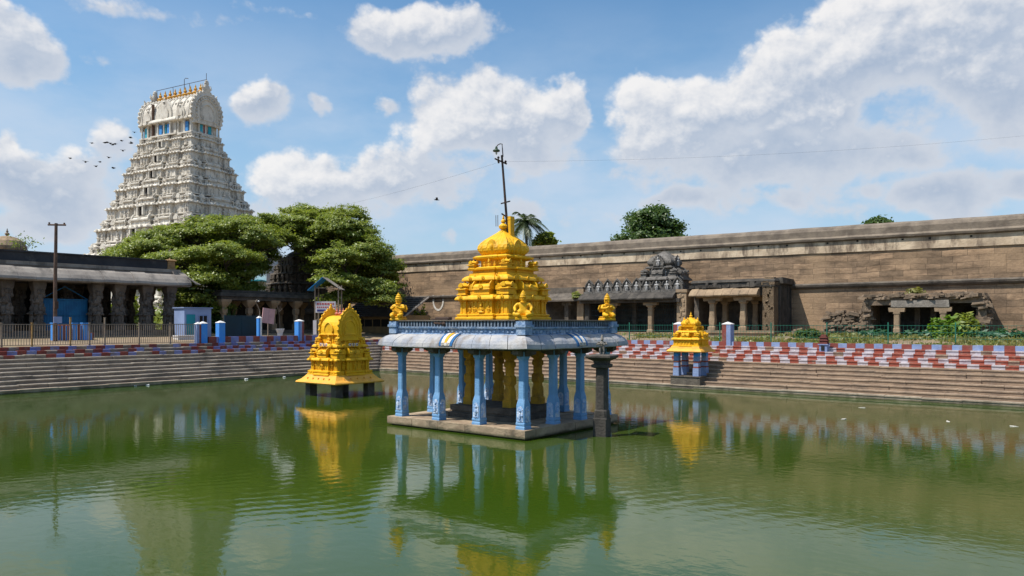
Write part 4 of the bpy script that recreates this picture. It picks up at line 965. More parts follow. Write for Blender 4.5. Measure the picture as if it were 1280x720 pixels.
for k, ts, cols in ((0, (-.95, 0, .95), ('gopuram_window_blue', 'gopuram_window_teal', 'gopuram_window_blue')), (0, (gx - 1.15,), ('gopuram_window_blue',)), (0, (-gx + 1.15,), ('gopuram_window_teal',)), (1, (-.85, 0, .85), ('gopuram_window_teal', 'gopuram_window_red', 'gopuram_window_teal'))):
    for t_, c in zip(ts, cols):
        x, y, r = on_side(k, gx, gy, t_, (.2 if (k == 0 and len(ts) == 3) else -.1)); W = MB(); W.T = Matrix.Translation((x, y, 0)) @ Matrix.Rotation(r, 4, 'Z'); W.box(0, 0, Z + .28, Z + 1.75, .30, .12); W.T = None; W.build('painted_window', c, gp)
m = MB(); bz = Z + 2.7; BH = 3.9
Pb = [((gy + .22) * math.cos(a) * (1 + .04 * math.sin(2 * a) ** 2), bz + BH * math.sin(a)) for a in [math.pi * i / 18 for i in range(19)]]
m.loft([[(x, y, z) for y, z in Pb] for x in [-gx - .1 + (2 * gx + .2) * i / 12 for i in range(13)]])
main = m
for s in (-1, 1):
    for xx, w in ((0, 1.75), (-gx * .64, 1.0), (gx * .64, 1.0)):
        m = MB()
        put(m, xx, s * (gy + .25), bz + .1, 0 if s < 0 else math.pi); m.plate([(a, b * 1.2) for a, b in horseshoe(w, 13)], (0, .6, .1 * w), (1, 0), .75); m.plate([(a * .65, b * .75) for a, b in horseshoe(w, 13)], (0, -.15, .2 * w), (1, 0), .15); m.T = None
        put(m, xx, s * (gy + .55), bz + .2, 0 if s < 0 else math.pi); figure(m, 0, 0, 0, 0, w * 1.1, True); put(m, xx, s * (gy + .3), bz + w * 1.35, 0); m.lathe(0, 0, [(.22, 0), (.3, .25), (.1, .5), (.18, .7), (.02, 1.05)], 8); m.T = None; m.build('arched_niche', 'gopuram_white', gp)
    m = main
    for i in range(11): x = -gx + 2 * gx * (i + .5) / 11; put(m, x, s * (gy + .5), bz - .45, 0 if s < 0 else math.pi); m.plate(horseshoe(.3, 7), (0, .1, 0), (1, 0), .2); m.T = None
for s in (-1, 1):
    for u in (.38, .62, .84):
        a = math.pi / 2 * u; yy = (gy + .22) * math.cos(a) * (1 + .04 * math.sin(2 * a) ** 2); zz = bz + BH * math.sin(a)
        for i in range(17):
            x = -gx + 2 * gx * (i + .5) / 17; m.ball((x, s * yy, zz), (.20, .20, .26), 6, 4)
for i in range(9):
    x = -gx + .4 + (2 * gx - .8) * i / 8; m.tube([(x, y * 1.01, z + .03) for y, z in Pb], .10, 5)
m.build('barrel_roof', 'gopuram_white', gp)
for s in (-1, 1):
    m = MB(); Pg = [(a, b * 1.2) for a, b in horseshoe(gy + .32, 21, 0.02)]
    m.plate(Pg, (s * (gx - .05), 0, bz + .15), (0, 1), .55 * s); [m.tube([(s * (gx + .52), a * sc, bz + .2 + b * sc) for a, b in Pg], .13, 5) for sc in (.84, .66, .46)]; [m.ball((s * (gx + .55), a * .75, bz + .2 + b * .75), (.16, .16, .2), 6, 4) for a, b in Pg]
    for a, b in Pg: m.ball((s * (gx + .3), a * 1.0, bz + .15 + b), (.3, .26, .26), 6, 4)
    top = bz + .15 + max(b for a, b in Pg)
    m.ball((s * (gx + .25), 0, top + .45), (.4, .75, .85), 8, 5); m.ball((s * (gx + .25), 0, top + 1.35), (.3, .42, .6), 8, 5)
    for a in (-1, 1): m.tube([(s * (gx + .25), a * .45, top + .3), (s * (gx + .25), a * .85, top + .65), (s * (gx + .25), a * .8, top + 1.15)], [.22, .16, .06], 6); m.tube([(s * (gx + .3), a * 1.2, top - .8), (s * (gx + .3), a * 1.8, top - .5), (s * (gx + .3), a * 2.0, top - .15)], [.24, .16, .05], 6)
    for a in (-.5, 0, .5): put(m, s * (gx + .62), a * 1.5, bz + .4, math.pi / 2 * s); figure(m, 0, 0, 0, 0, 1.5 if a == 0 else 1.1); m.T = None
    m.build('gable', 'gopuram_white', gp)
m = MB(); finial(m, 0, 0, 0, 1.95, 10); k0 = None
for i in range(9):
    x = -gx + 1.1 + (2 * gx - 2.2) * i / 8
    if k0 is None: k0 = m.build('finial', 'gilt', gp, (x, 0, bz + BH - .12))
    else: copy_part(k0, gp, (x, 0, bz + BH - .12))
m = MB(); zr = bz + BH + 2.15
m.tube([(-gx, 0, zr), (gx + .3, 0, zr + .1)], .045, 5)
for i in range(4): x = -gx + .1 + (2 * gx) * i / 3; m.tube([(x, .25, bz + BH - .3), (x, .1, zr + .05)], .04, 5)
m.tube([(.6, .3, bz + BH - .2), (.6, .3, zr + 1.0), (1.0, .2, zr + 1.15), (1.9, 0, zr + .9)], .05, 5); m.tube([(gx + .2, 0, zr - 1), (gx + .2, 0, zr + 1.1)], .04, 5)
m.build('lightning_rail', 'rust_iron', gp)
m = MB(); m.box(-gx * .46, -gy - .30, Z + .2, bz + 2.6, .09, .22); m.build('drain_pipe', 'brown_pole', gp)

# ---------------------------------------------------------------- pillared hall on the left bank
HX = -62.0; HY0, HY1 = 3.0, 33.4
hall = thing('pillared_hall', 'long dark stone pillared hall with a sloping grey eave on the left bank', 'hall', (HX, HY1, 2.9))
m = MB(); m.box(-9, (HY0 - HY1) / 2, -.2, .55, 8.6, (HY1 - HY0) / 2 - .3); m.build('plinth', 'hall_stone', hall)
m = MB(); ny = 26
for q_ in range(ny):
    y0 = (HY0 - HY1) + (HY1 - HY0 + .25) * q_ / ny; y1 = (HY0 - HY1) + (HY1 - HY0 + .25) * (q_ + 1) / ny; j = rnd.uniform(-.02, .02)
    prof = [(-1.0, 4.16), (-.2, 4.20), (.42, 4.18), (.56, 4.28), (.50, 4.46), (.28, 4.74), (-.08, 5.06), (-.5, 5.28), (-1.0, 5.42)]
    m.loft([[(x + j, y, z + j) for x, z in prof] for y in (y0 + .006, y1 - .006)])
for q_ in range(26):   # return of the eave on the hall's end
    x0 = -.3 - q_ * .62; prof = [(-1.0, 4.16), (.42, 4.18), (.56, 4.28), (.50, 4.46), (-.08, 5.06), (-.5, 5.28), (-1.0, 5.42)]
    m.loft([[(x, .1 + y + rnd.uniform(-.01, .01), z) for y, z in prof] for x in (x0, x0 - .61)])
for a in range(5):     # upturned corner
    m.tube([(.1 + a * .12, .15 + a * .1, 4.95 - a * .12), (.55 + a * .05, .5 + a * .06, 4.55 - a * .04), (.9, .85, 4.35)], [.09, .07, .03], 6)
m.build('eave', 'hall_eave', hall)
m = MB(); m.box(-8.5, (HY0 - HY1) / 2, 5.35, 5.62, 7.9, (HY1 - HY0) / 2 - .1, j=.02); m.build('roof_ledge', 'hall_eave', hall)
m = MB(); m.box(-9.1, (HY0 - HY1) / 2 - .35, 5.6, 6.32, 8.0, (HY1 - HY0) / 2 - .5, 8.0); m.box(-9.1, (HY0 - HY1) / 2 - .35, 6.322, 6.42, 8.1, (HY1 - HY0) / 2 - .42, j=.02); m.build('parapet', 'hall_black', hall)
m = MB()
sqc(m, 0, 0, [(.42, .5, .1), (.42, 1.1, .1), (.30, 1.2, .3), (.33, 1.5, .4), (.28, 1.6, .4), (.40, 1.9, .2), (.40, 2.3, .1), (.27, 2.4, .4), (.32, 2.8, .4), (.28, 3.0, .3), (.34, 3.2, .1), (.34, 3.45, .1), (.42, 3.7, .1), (.46, 3.95, .1), (.46, 4.2, .1)])
r2 = random.Random(5)
for q_ in range(46): a = r2.uniform(-math.pi * .8, math.pi * .3); z = r2.uniform(.6, 3.5); m.ball((.36 * math.cos(a), .36 * math.sin(a), z), (r2.uniform(.08, .2), r2.uniform(.08, .2), r2.uniform(.1, .3)), 6, 4)
figure(m, .42, 0, 1.0, math.pi / 2, 1.5); figure(m, 0, -.42, 1.0, 0, 1.5)
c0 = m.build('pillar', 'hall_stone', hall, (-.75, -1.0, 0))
for y in (-3.0, -5.2, -6.9, -11.0, -13.1, -15.3, -17.5, -19.7): copy_part(c0, hall, (-.75, y, 0))
for x in (-4.4, -8.0):
    for y in (-1.0, -3.3, -5.4, -7.6, -11.0, -13.2, -15.4, -17.6): copy_part(c0, hall, (x, y, 0))
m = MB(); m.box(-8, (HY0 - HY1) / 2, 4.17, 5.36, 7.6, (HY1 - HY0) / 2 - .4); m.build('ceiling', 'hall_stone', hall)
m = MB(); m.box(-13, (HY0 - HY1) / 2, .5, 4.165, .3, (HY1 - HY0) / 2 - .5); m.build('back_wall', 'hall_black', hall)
m = MB(); ys0, ys1 = -10.55, -7.3
for i in range(34): y = ys0 + (ys1 - ys0) * (i + .5) / 34; m.box(-1.35, y, .55, 2.95, .03 if i % 2 else .055, (ys1 - ys0) / 68)
sh = m.build('sheet_gate', 'shutter_blue', hall)
m = MB()
for z in (.8, 1.7, 2.88): m.box(-1.25, (ys0 + ys1) / 2, z, z + .07, .04, (ys1 - ys0) / 2)
for a, b in ((ys0, ys1), (ys1, ys0)): m.tube([(-1.3, a, 2.95), (-1.3, (a + b) / 2, 3.9)], .03, 5)
m.build('gate_frame', 'shutter_blue', sh)
m = MB(); m.sq(0, 0, [(.38, 0), (.38, .12), (.3, .16), (.3, .7), (.42, .78), (.36, .86), (.2, .9)]); m.T = Matrix.Translation((0, 0, .88)); figure(m, 0, 0, 0, math.pi / 2, 1.05, True); m.T = None; m.build('corner_ornament', 'ochre_plaster', hall, (-1.3, -.7, 5.6))

# domed little turret beyond the hall roof
q = at(9, 312, D=75)
t = thing('roof_turret', 'tan domed turret with pointed finial peeping over the hall roof', 'turret', (q.x, q.y, 3))
m = MB(); m.sq(0, 0, [(1.5, 0), (1.5, 7.6), (1.75, 7.75), (1.75, 7.95), (1.45, 8.05)]); m.build('turret_base', 'ochre_plaster', t)
m = MB(); m.lathe(0, 0, [(1.5, 7.95), (1.62, 8.2), (1.66, 8.5), (1.4, 9.0), (.9, 9.35), (.35, 9.5)], 16); m.build('dome', 'tan_stone', t)
m = MB(); finial(m, 0, 0, 9.48, .8, 8); m.build('finial', 'tan_stone', t)

# ---------------------------------------------------------------- things along the left bank
q = at(69, 405, X=-57.5); tz = at(69.5, 279, X=-57.5).z
t = thing('utility_pole', 'brown utility pole with a short crossarm in front of the dark hall', 'pole', (q.x, q.y, 2.6))
m = MB(); m.tube([(0, 0, 0), (0, .0, 4), (.02, .05, tz - 2.6)], [.14, .12, .10], 10); m.build('mast', 'brown_pole', t)
m = MB(); m.tube([(-.3, -.35, tz - 2.72), (.35, .55, tz - 2.70)], .065, 6); [m.ball((a, b, tz - 2.6), .07, 6, 4) for a, b in ((-.25, -.28), (.28, .47))]; m.build('crossarm', 'brown_pole', t)
m = MB(); m.box(.16, .1, 1.40, 1.85, .03, .26); m.build('sign_plate', 'kiosk_blue', t)
m = MB(); m.box(.15, 0, 2.4, 2.9, .1, .12); m.build('switch_box', 'rust_iron', t)

FX = TX0 - TW - .16
rail = thing('iron_railing', 'brown iron bar railing along the top of the left bank', 'railing', (FX, 18, 2.5))
ys = [at(px, X=FX).y - 18 for px in (-60, 2, 40, 88, 112, 131, 174, 213, 246)]
for i in range(len(ys) - 1):
    y0, y1 = ys[i], ys[i + 1]; m = MB(); nb = max(3, int((y1 - y0) / .145))
    for k in range(1, nb): m.box(0, y0 + (y1 - y0) * k / nb, .12, 1.40, .014, .014)
    m.box(0, (y0 + y1) / 2, 1.40, 1.45, .025, (y1 - y0) / 2); m.box(0, (y0 + y1) / 2, .10, .14, .022, (y1 - y0) / 2); m.build('rail_panel', 'rail_iron', rail)
for i, y in enumerate(ys):
    tall = .35 if i in (3, 5) else 0
    m = MB(); m.box(0, y, 0, 1.5 + tall, .045, .045); m.box(0, y, 1.5 + tall, 1.54 + tall, .055, .055); m.build('rail_post', 'rail_ochre' if i in (2, 3) else 'rail_iron', rail)
a = at(66, X=-58.4); b = at(116, X=-58.4)
bar = thing('striped_balustrade', 'red and blue striped stair balustrade behind the iron railing', 'balustrade', (-58.4, (a.y + b.y) / 2, 2.62))
m = MB(); Lb = (b.y - a.y) / 2; n = 22
for i in range(n):
    y0 = -Lb + 2 * Lb * i / n; m.mi = i % 2; top = 1.2 - max(0, (i - 14)) * .09; m.box(rnd.uniform(-.02, .02), y0 + Lb / n, 0, top + .12 * (i % 2), .18, Lb / n - .003)
m.build('stripes', ['paint_bright_blue', 'paint_red'], bar)
for s in (-1, 0, .55): m = MB(); m.box(.12, s * Lb * .96, 0, 1.35, .22, .16); m.box(.12, s * Lb * .96, 1.35, 1.42, .26, .2); m.build('newel', 'paint_bright_blue', bar)
a = at(180, X=-57.2); b = at(246, X=-57.2)
t = thing('stone_ledge', 'pale low stone ledge behind the right end of the iron railing', 'ledge', (-57.2, (at(224, X=-57.2).y + at(244, X=-57.2).y) / 2, 2.6))
m = MB(); m.box(0, 0, 0, .38, .35, .95); m.box(0, 0, .38, .46, .4, 1.0); m.build('slab', 'paint_white', t)
kq = at(241, X=-59.5)
ki = thing('kiosk', 'pale blue ticket kiosk with a teal door beside the hall', 'kiosk', (kq.x, kq.y, 2.75))
m = MB(); m.box(0, 0, 0, 2.45, .8, 1.15); m.box(0, 0, 2.45, 2.53, .9, 1.25); m.build('cabin', 'kiosk_blue', ki)
m = MB(); m.box(.82, -.62, .05, 1.95, .03, .36); d = m.build('door', 'teal_paint', ki); m = MB(); m.ball((.87, -.36, 1.0), .04, 6, 4); m.build('handle', 'rail_iron', d)
m = MB(); m.box(.82, .42, .9, 1.85, .035, .34); w_ = m.build('window', 'dark_opening', ki); m = MB(); [m.box(.84, .42 + a, .88, 1.88, .04, .03) for a in (-.36, 0, .36)]; m.build('window_frame', 'kiosk_blue', w_)
def painted_post(px, pybase, X=None, Y=None, w=.32, h=1.25, mats=('paint_bright_blue',), label='', cap=True):
    q = at(px, X=X) if X is not None else at(px, Y=Y)
    t = thing('painted_post', label, 'post', (q.x, q.y, pybase), 0, 'painted posts on the tank bank')
    m = MB(); n = len(mats)
    for i in range(n):
        m.mi = i; off = -w + 2 * w * (i + .5) / n
        if X is not None: m.box(0, off, 0, h, w, w / n - .002)
        else: m.box(off, 0, 0, h, w / n - .002, w)
    m.build('post', list(mats), t)
    m = MB(); m.sq(0, 0, [(w + .02, h), (w + .02, h + .03), (w * .6, h + .10), (.03, h + .17)]); m.build('cap', 'paint_white', t)
KT = 2.3
painted_post(247.5, KT, X=KX, w=.20, h=1.62, mats=('paint_pale_blue', 'paint_red'), label='pale blue and red post at the end of the iron railing')
painted_post(253.5, KT, X=KX, w=.24, h=1.66, mats=('paint_bright_blue',), label='bright blue post right beside the red striped post')
painted_post(275.5, KT, X=KX, w=.25, h=1.72, mats=('paint_bright_blue',), label='bright blue post left of the dark green board')
painted_post(324, KT, X=KX, w=.15, h=2.1, mats=('paint_bright_blue', 'paint_white'), label='slim blue and white post with a curved lamp arm above it')
painted_post(374, KT, X=KX, w=.27, h=1.85, mats=('paint_bright_blue', 'paint_pale_blue', 'paint_red'), label='blue and red post at the right end of the left bank kerb')
painted_post(910, 2.3, Y=KY, w=.29, h=1.62, mats=('paint_red', 'paint_pale_blue'), label='red and blue post on the far bank, in front of the low porch')
painted_post(849, 2.3, Y=KY, w=.29, h=1.62, mats=('paint_red', 'paint_pale_blue'), label='red and blue post half hidden behind the small golden shrine')
q = at(322, X=KX - .5)
t = thing('curved_lamp', 'thin pale curved lamp arm under the trees', 'lamp', (q.x, q.y, 2.55))
m = MB(); zz = [at(x, y, X=KX - .5) - Vector((q.x, q.y, 2.55)) for x, y in ((325, 400), (324.5, 388), (322, 382), (319.5, 377), (321, 375), (323, 376.5))]; m.tube([(0, 0, 0)] + [tuple(v) for v in zz], .04, 6); m.build('arm', 'rail_iron', t)
m = MB(); m.ball(tuple(zz[-1]), (.1, .1, .07), 8, 5); m.build('lamp_head', 'paint_white', t)
q = at(302, X=-54.7)
t = thing('notice_board', 'dark green two panel notice board standing on the left kerb', 'notice board', (q.x, q.y, 2.6))
m = MB(); m.box(0, -.72, .3, 1.95, .03, .70); m.box(0, .72, .3, 1.95, .03, .70); m.build('panel', 'board_green', t)
m = MB(); [m.box(0, y, 0, 2.02, .05, .045) for y in (-1.46, 0, 1.46)]; [m.box(0, 0, z, z + .05, .045, 1.5) for z in (.26, 1.96)]; m.build('frame', 'board_green', t)
q = at(335.5, X=-55.6)
t = thing('pink_sign', 'tilted pale pink sign board on a thin stand under the trees', 'sign', (q.x, q.y, 2.6))
m = MB(); m.T = Matrix.Translation((0, 0, 2.0)) @ Matrix.Rotation(R(-7), 4, 'X'); m.box(0, -.29, -.62, .62, .03, .285); m.box(0, .29, -.62, .62, .03, .285); m.T = None; m.build('board', 'pink_board', t)
m = MB(); m.box(-.05, 0, 0, 1.5, .04, .04); m.build('stand', 'rail_iron', t)
q = at(350, X=-55.2)
t = thing('planter', 'white pedestal pot with a thin bare sapling on the left bank', 'planter', (q.x, q.y, 2.6))
m = MB(); m.lathe(0, 0, [(.28, 0), (.28, .1), (.2, .2), (.24, .6), (.36, .85), (.38, .95), (.3, .95)], 10); m.build('pot', 'paint_white', t)
m = MB(); m.tube([(0, 0, .9), (.05, -.1, 2.0), (0, -.25, 3.0)], [.05, .035, .02], 6); [m.tube([(.03, -.15, 2.3), (rnd.uniform(-.4, .4), rnd.uniform(-.7, .5), 2.6 + rnd.uniform(0, .7))], [.025, .01], 5) for _ in range(7)]; m.build('sapling', 'bark', t)

# blue roofed lookout stand with banner behind the golden shrine
q = at(411, D=71)
st = thing('banner_stand', 'tall thin stand with a blue sheet roof and a red lettered white banner', 'stand', (q.x, q.y, 2.8), YAW)
zt = at(411, 359, D=71).z - 2.8; W2 = 1.35
m = MB()
for x in (-W2 + .2, W2 - .35):
    for y in (-.5, .8): m.box(x, y, 0, zt + .2, .05, .05)
for z in (1.5, 3.0, 4.4): m.box(-.07, -.5, z, z + .07, W2 - .28, .04)
m.build('post', 'rail_iron', st)
m = MB(); m.loft([[(-1.75, -.9, zt - .35), (-.35, -.9, zt + .85), (-.35, 1.1, zt + .85), (-1.75, 1.1, zt - .35)], [(-1.75, -.9, zt - .30), (-.35, -.9, zt + .90), (-.35, 1.1, zt + .90), (-1.75, 1.1, zt - .30)]]); m.build('blue_roof', 'tarp_blue', st)
m = MB(); m.loft([[(1.25, -.9, zt - .25), (-.34, -.9, zt + .85), (-.34, 1.1, zt + .85), (1.25, 1.1, zt - .25)], [(1.25, -.9, zt - .2), (-.34, -.9, zt + .9), (-.34, 1.1, zt + .9), (1.25, 1.1, zt - .2)]]); m.build('grey_roof', 'hall_eave', st)
zb1 = at(411, 377, D=71).z - 2.8; zb0 = at(411, 391, D=71).z - 2.8
m = MB(); m.box(-.15, -.6, zb0, zb1, .92, .03); bn = m.build('banner', 'banner_white', st)
m = MB()
for row, (z, hgt, n) in enumerate(((zb1 - .30, .15, 7), (zb1 - .58, .11, 9))):
    x = -.95
    for i in range(n):
        w = rnd.uniform(.12, .2) * (7 / n); m.box(x + w / 2 + .02, -.64, z, z + hgt, w / 2, .006); x += w + .07
m.build('lettering', 'print_red', bn)
m = MB(); m.box(-.55, -.64, zb0 + .12, zb0 + .30, .38, .006); m.box(.42, -.64, zb0 + .12, zb0 + .28, .2, .006); m.build('printed_strip', 'print_navy', bn)
m = MB(); m.box(-1.15, -.55, zb0 - 2.0, zb0 - .7, .16, .03); m.build('side_banner', 'banner_white', st)

# low dark tiled shed in the corner, behind the steps
a = at(428, Y=53.5); b = at(510, Y=53.5)
sx0, sx1 = a.x, b.x; mid = (sx0 + sx1) / 2; hl = (sx1 - sx0) / 2
sh = thing('tiled_shed', 'long low shed with a dark tiled roof and ochre wall in the far corner', 'shed', (mid, 53.5, 2.9))
m = MB(); m.box(0, 2, 0, 1.9, hl - .6, 1.6); m.build('wall', 'shed_wall', sh)
m = MB()
for i in range(7): m.box(-hl + 1.2 + (2 * hl - 2.4) * i / 6, .38, .75, 1.5, .55, .03)
m.build('window', 'dark_opening', sh)
m = MB(); z1 = at(500, 373, Y=56).z - 2.9
nr = 9
for i in range(nr): 
    u0, u1 = i / nr, (i + 1) / nr; m.loft([[(-hl, -.4 + 3.2 * u0, 1.75 + (z1 - 1.75) * u0), (hl, -.4 + 3.2 * u0, 1.75 + (z1 - 1.75) * u0), (hl, -.4 + 3.2 * u1 + .1, 1.75 + (z1 - 1.75) * u1), (-hl, -.4 + 3.2 * u1 + .1, 1.75 + (z1 - 1.75) * u1)], [(-hl, -.4 + 3.2 * u0, 1.86 + (z1 - 1.75) * u0), (hl, -.4 + 3.2 * u0, 1.86 + (z1 - 1.75) * u0), (hl, -.4 + 3.2 * u1 + .1, 1.83 + (z1 - 1.75) * u1), (-hl, -.4 + 3.2 * u1 + .1, 1.83 + (z1 - 1.75) * u1)]])
m.build('roof', 'roof_tile', sh)
m = MB(); m.tube([(hl + .05, -.45, 1.8), (hl + .05, 2.9, z1 + .05)], .09, 6); m.build('barge_board', 'hall_eave', sh)

# dark stone tower of the inner shrine under the trees
q = at(371, D=86)
dv = thing('stone_shrine_tower', 'dark grey stone stepped shrine tower half hidden between the big trees', 'shrine', (q.x, q.y, 2.9), 0)
T = MB(); z = 0; w = 3.0
for i, (h, ww) in enumerate(((3.1, 2.9), (1.45, 2.5), (1.2, 2.1), (1.05, 1.75), (.9, 1.4))):
    s = [(ww * .8, -.1), (ww * .45, .12)]
    shell(T, ww, ww, s, s, [(.15, z), (.15, z + .1 * h), (0, z + .14 * h), (0, z + .68 * h)] + kapota(z + .68 * h, .2 * h if h < 3 else .5, .35) + [(-.4, z + h)])
    pilasters(T, ww, ww, s, s, z + .14 * h, z + .68 * h, .09, .5)
    for a in (-1, 1):
        for b in (-1, 1): kuta(T, a * ww * .86, b * ww * .86, z + h * .9, .3, 1.0)
    for k in range(4):
        for tt in (-.6, -.2, .2, .6): x, y, r = on_side(k, ww, ww, tt * ww, -.1); panjara(T, x, y, z + h * .9, r, .28, .9)
    z += h
T.build('tower', 'dark_stone', dv)
m = MB(); m.lathe(0, 0, [(1.0, z - .1), (1.0, z + .2), (1.25, z + .3), (1.3, z + .6), (1.0, z + 1.1), (.5, z + 1.4), (.2, z + 1.5), (.25, z + 1.65), (.03, z + 1.95)], 12); m.build('dome', 'dark_stone', dv)
# low open porch under the trees
q0 = at(278, X=-63); q1 = at(402, X=-63); cy = (q0.y + q1.y) / 2; hl = (q1.y - q0.y) / 2
po = thing('stone_porch', 'low dark flat-roofed stone porch on pillars in the shade of the trees', 'porch', (-63, cy, 2.9))
m = MB(); m.box(-2.5, 0, 3.2, 3.5, 2.7, hl + .2, j=.02); m.box(-2.5, 0, 3.5, 3.85, 2.9, hl + .4, 2.75, hl + .3, j=.02); m.box(-2.5, 0, 3.85, 4.1, 2.4, hl); m.build('roof', 'black_stone', po)
m = MB(); m.box(-2.5, 0, -.2, .45, 2.6, hl + .2); m.build('plinth', 'dark_stone', po)
m = MB(); m.box(-5.0, 0, .4, 3.3, .15, hl); m.build('back_wall', 'black_stone', po)
m = MB(); sqc(m, 0, 0, [(.26, .4, .05), (.26, 1.0, .05), (.2, 1.1, .4), (.2, 1.9, .4), (.25, 2.0, .05), (.25, 2.4, .05), (.2, 2.5, .4), (.4, 2.85, .05), (.5, 3.05, .05), (.5, 3.24, .05)])
c0 = m.build('pillar', 'tan_stone', po, (-.3, -hl + .3, 0))
for i in range(1, 5): copy_part(c0, po, (-.3, -hl + .3 + (2 * hl - .6) * i / 4, 0)); 
for i in range(0, 5): copy_part(c0, po, (-2.9, -hl + .3 + (2 * hl - .6) * i / 4, 0))
# white house with turquoise awning seen through the trees
q = at(302, D=100)
t = thing('white_house', 'pale house with a turquoise awning glimpsed through the trees', 'house', (q.x, q.y, 2.9), YAW)
m = MB(); m.box(0, 0, 0, 9.6, 4.2, 3); m.box(0, 0, 9.6, 9.9, 4.5, 3.3); m.build('wall', 'paint_white', t)
m = MB(); [m.box(x, -3.02, z, z + 1.3, .5, .05) for x in (-2.6, 0, 2.6) for z in (2, 5, 7.9)]; m.build('window', 'dark_opening', t)
m = MB(); zz = at(302, 352, D=97).z - 2.9; m.box(0, -4.1, zz, zz + .12, 4.2, 1.2); m.build('awning', 'tarp_turquoise', t)

# ---------------------------------------------------------------- porches along the high wall
FY = 56.5
def zat(px, py, Y=FY): return at(px, py, Y=Y).z
# porch with the niche parapet
x0, x1 = at(728, Y=FY).x, at(859, Y=FY).x; cx = (x0 + x1) / 2; hl = (x1 - x0) / 2; B = 2.9
np_ = thing('niche_porch', 'dark pillared porch with a row of arched deity niches along its roof', 'porch', (cx, FY, B))
zb, zc, zn = zat(790, 377) - B, zat(790, 365.5) - B, zat(790, 349.5) - B
m = MB(); m.box(0, 1.7, -.3, .35, hl, 1.75); m.build('plinth', 'tan_stone', np_)
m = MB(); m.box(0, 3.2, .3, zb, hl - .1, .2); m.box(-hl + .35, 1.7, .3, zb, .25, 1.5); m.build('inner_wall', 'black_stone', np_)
m = MB(); m.box(hl - .42, 1.6, -.3, zc - .1, .42, 1.75, j=.03); m.box(hl - .42, 1.6, zc - .1, zc + .12, .5, 1.8, j=.03)
for i in range(30): m.ball((hl - .42 + rnd.uniform(-.36, .36), -.16, rnd.uniform(0, zc - .2)), (rnd.uniform(.05, .14), .05, rnd.uniform(.06, .2)), 6, 4)
m.build('end_pier', 'tan_stone', np_)
m = MB(); m.box(-.3, 1.5, zb - .1, zb + .18, hl - .2, 1.85, j=.01)
n = 11
for i in range(n):
    a = -hl + (2 * hl - .9) * i / n; b = -hl + (2 * hl - .9) * (i + 1) / n; j = rnd.uniform(-.02, .02)
    m.loft([[(x, y + j, z + j) for y, z in ((.2, zb + .18), (-.75, zb + .14), (-.78, zb + .24), (-.5, zb + .5), (-.1, zc - .02), (3.2, zc), (3.2, zb + .18))] for x in (a + .008, b - .008)])
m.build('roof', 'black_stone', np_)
p0 = None
for px in (765, 813):
    m = MB(); sqc(m, 0, 0, [(.27, .3, .05), (.27, .5, .05), (.20, .6, .25), (.20, zb - .75, .25), (.24, zb - .68, .25), (.2, zb - .6, .25), (.2, zb - .5, .1), (.3, zb - .42, .05), (.3, zb - .3, .05)]); m.box(0, 0, zb - .32, zb - .1, .62, .22)
    x = at(px, Y=FY).x - cx
    if p0 is None: p0 = m.build('pillar', 'tan_stone', np_, (x, .1, 0))
    else: copy_part(p0, np_, (x, .1, 0))
m = MB(); sqc(m, 0, 0, [(.2, .3, .1), (.2, zb, .1)]); ib = m.build('inner_pillar', 'dark_stone', np_, (at(778, Y=FY).x - cx, 2.2, 0)); copy_part(ib, np_, (at(831, Y=FY).x - cx, 2.2, 0))
m = MB()       # iron grille between the pillars
for i in range(44): x = -hl + .7 + (2 * hl - 1.8) * i / 43; m.box(x, .45, .35, zb - .1, .008, .008)
for i in range(6): m.box(-.3, .45, .5 + i * (zb - .8) / 5, .53 + i * (zb - .8) / 5, hl - .7, .012)
m.build('grille', 'grille_iron', np_)
nw = (2 * hl - .6) / 10; n0 = None
for i in range(10):
    x = -hl + .15 + nw * (i + .5)
    if n0 is None:
        m = MB(); H_ = zn - zc; r = nw * .46
        m.box(0, .25, zc - .02, zc + .16, nw * .48, .3)
        Pg = [(r * math.cos(a), H_ * .42 + H_ * .50 * math.sin(a) * (1 + .22 * max(0, math.sin(a)) ** 8)) for a in [math.pi * k / 12 for k in range(13)]]
        m.T = Matrix.Translation((0, 0, zc)); m.plate([(r, .1)] + Pg + [(-r, .1)], (0, .42, 0), (1, 0), .22)
        for a, b in Pg[1:-1]: m.ball((a, .16, b), (.085, .08, .085), 6, 4)
        m.ball((0, .16, H_ * 1.05), (.1, .1, .12), 6, 4); m.T = None
        n0 = m.build('niche', 'niche_stone', np_, (x, 0, 0))
        m = MB(); figure(m, 0, .12, zc + .14, 0, H_ * .72); m.build('figure', 'niche_white', n0)
    else:
        c = copy_part(n0, np_, (x, 0, 0))
        for g in list(n0.children): e = g.copy(); COL.objects.link(e); e.parent = c
tx = at(831, Y=FY + 1.6).x - cx; T = MB()
z = zc; s = [(.6, .08)]
shell(T, 1.55, 1.2, [(.7, .1)], [(.5, .1)], [(.1, z), (.1, z + .3), (0, z + .4), (0, z + .95)] + kapota(z + .95, .3, .25) + [(-.3, z + 1.25)])
pilasters(T, 1.55, 1.2, [(.7, .1)], [(.5, .1)], z + .4, z + .95, .07, .4)
for a in (-1, 1):
    for b in (-1, 1): kuta(T, a * 1.35, b * 1.0, z + 1.2, .28, .8)
for k in range(4): x, y, r = on_side(k, 1.5, 1.15, 0, 0); shala(T, x, y, z + 1.2, r, .5, .25, .7)
shell(T, .95, .9, [], [], [(.05, z + 1.2), (.0, z + 1.3), (0, z + 1.9), (.25, z + 1.96), (.27, z + 2.05), (.05, z + 2.15), (-.1, z + 2.2)])
T.T = Matrix.Translation((0, 0, 0)); 
oT = T.build('shrine_tower', 'niche_stone', np_, (tx, 1.6, 0))
m = MB()
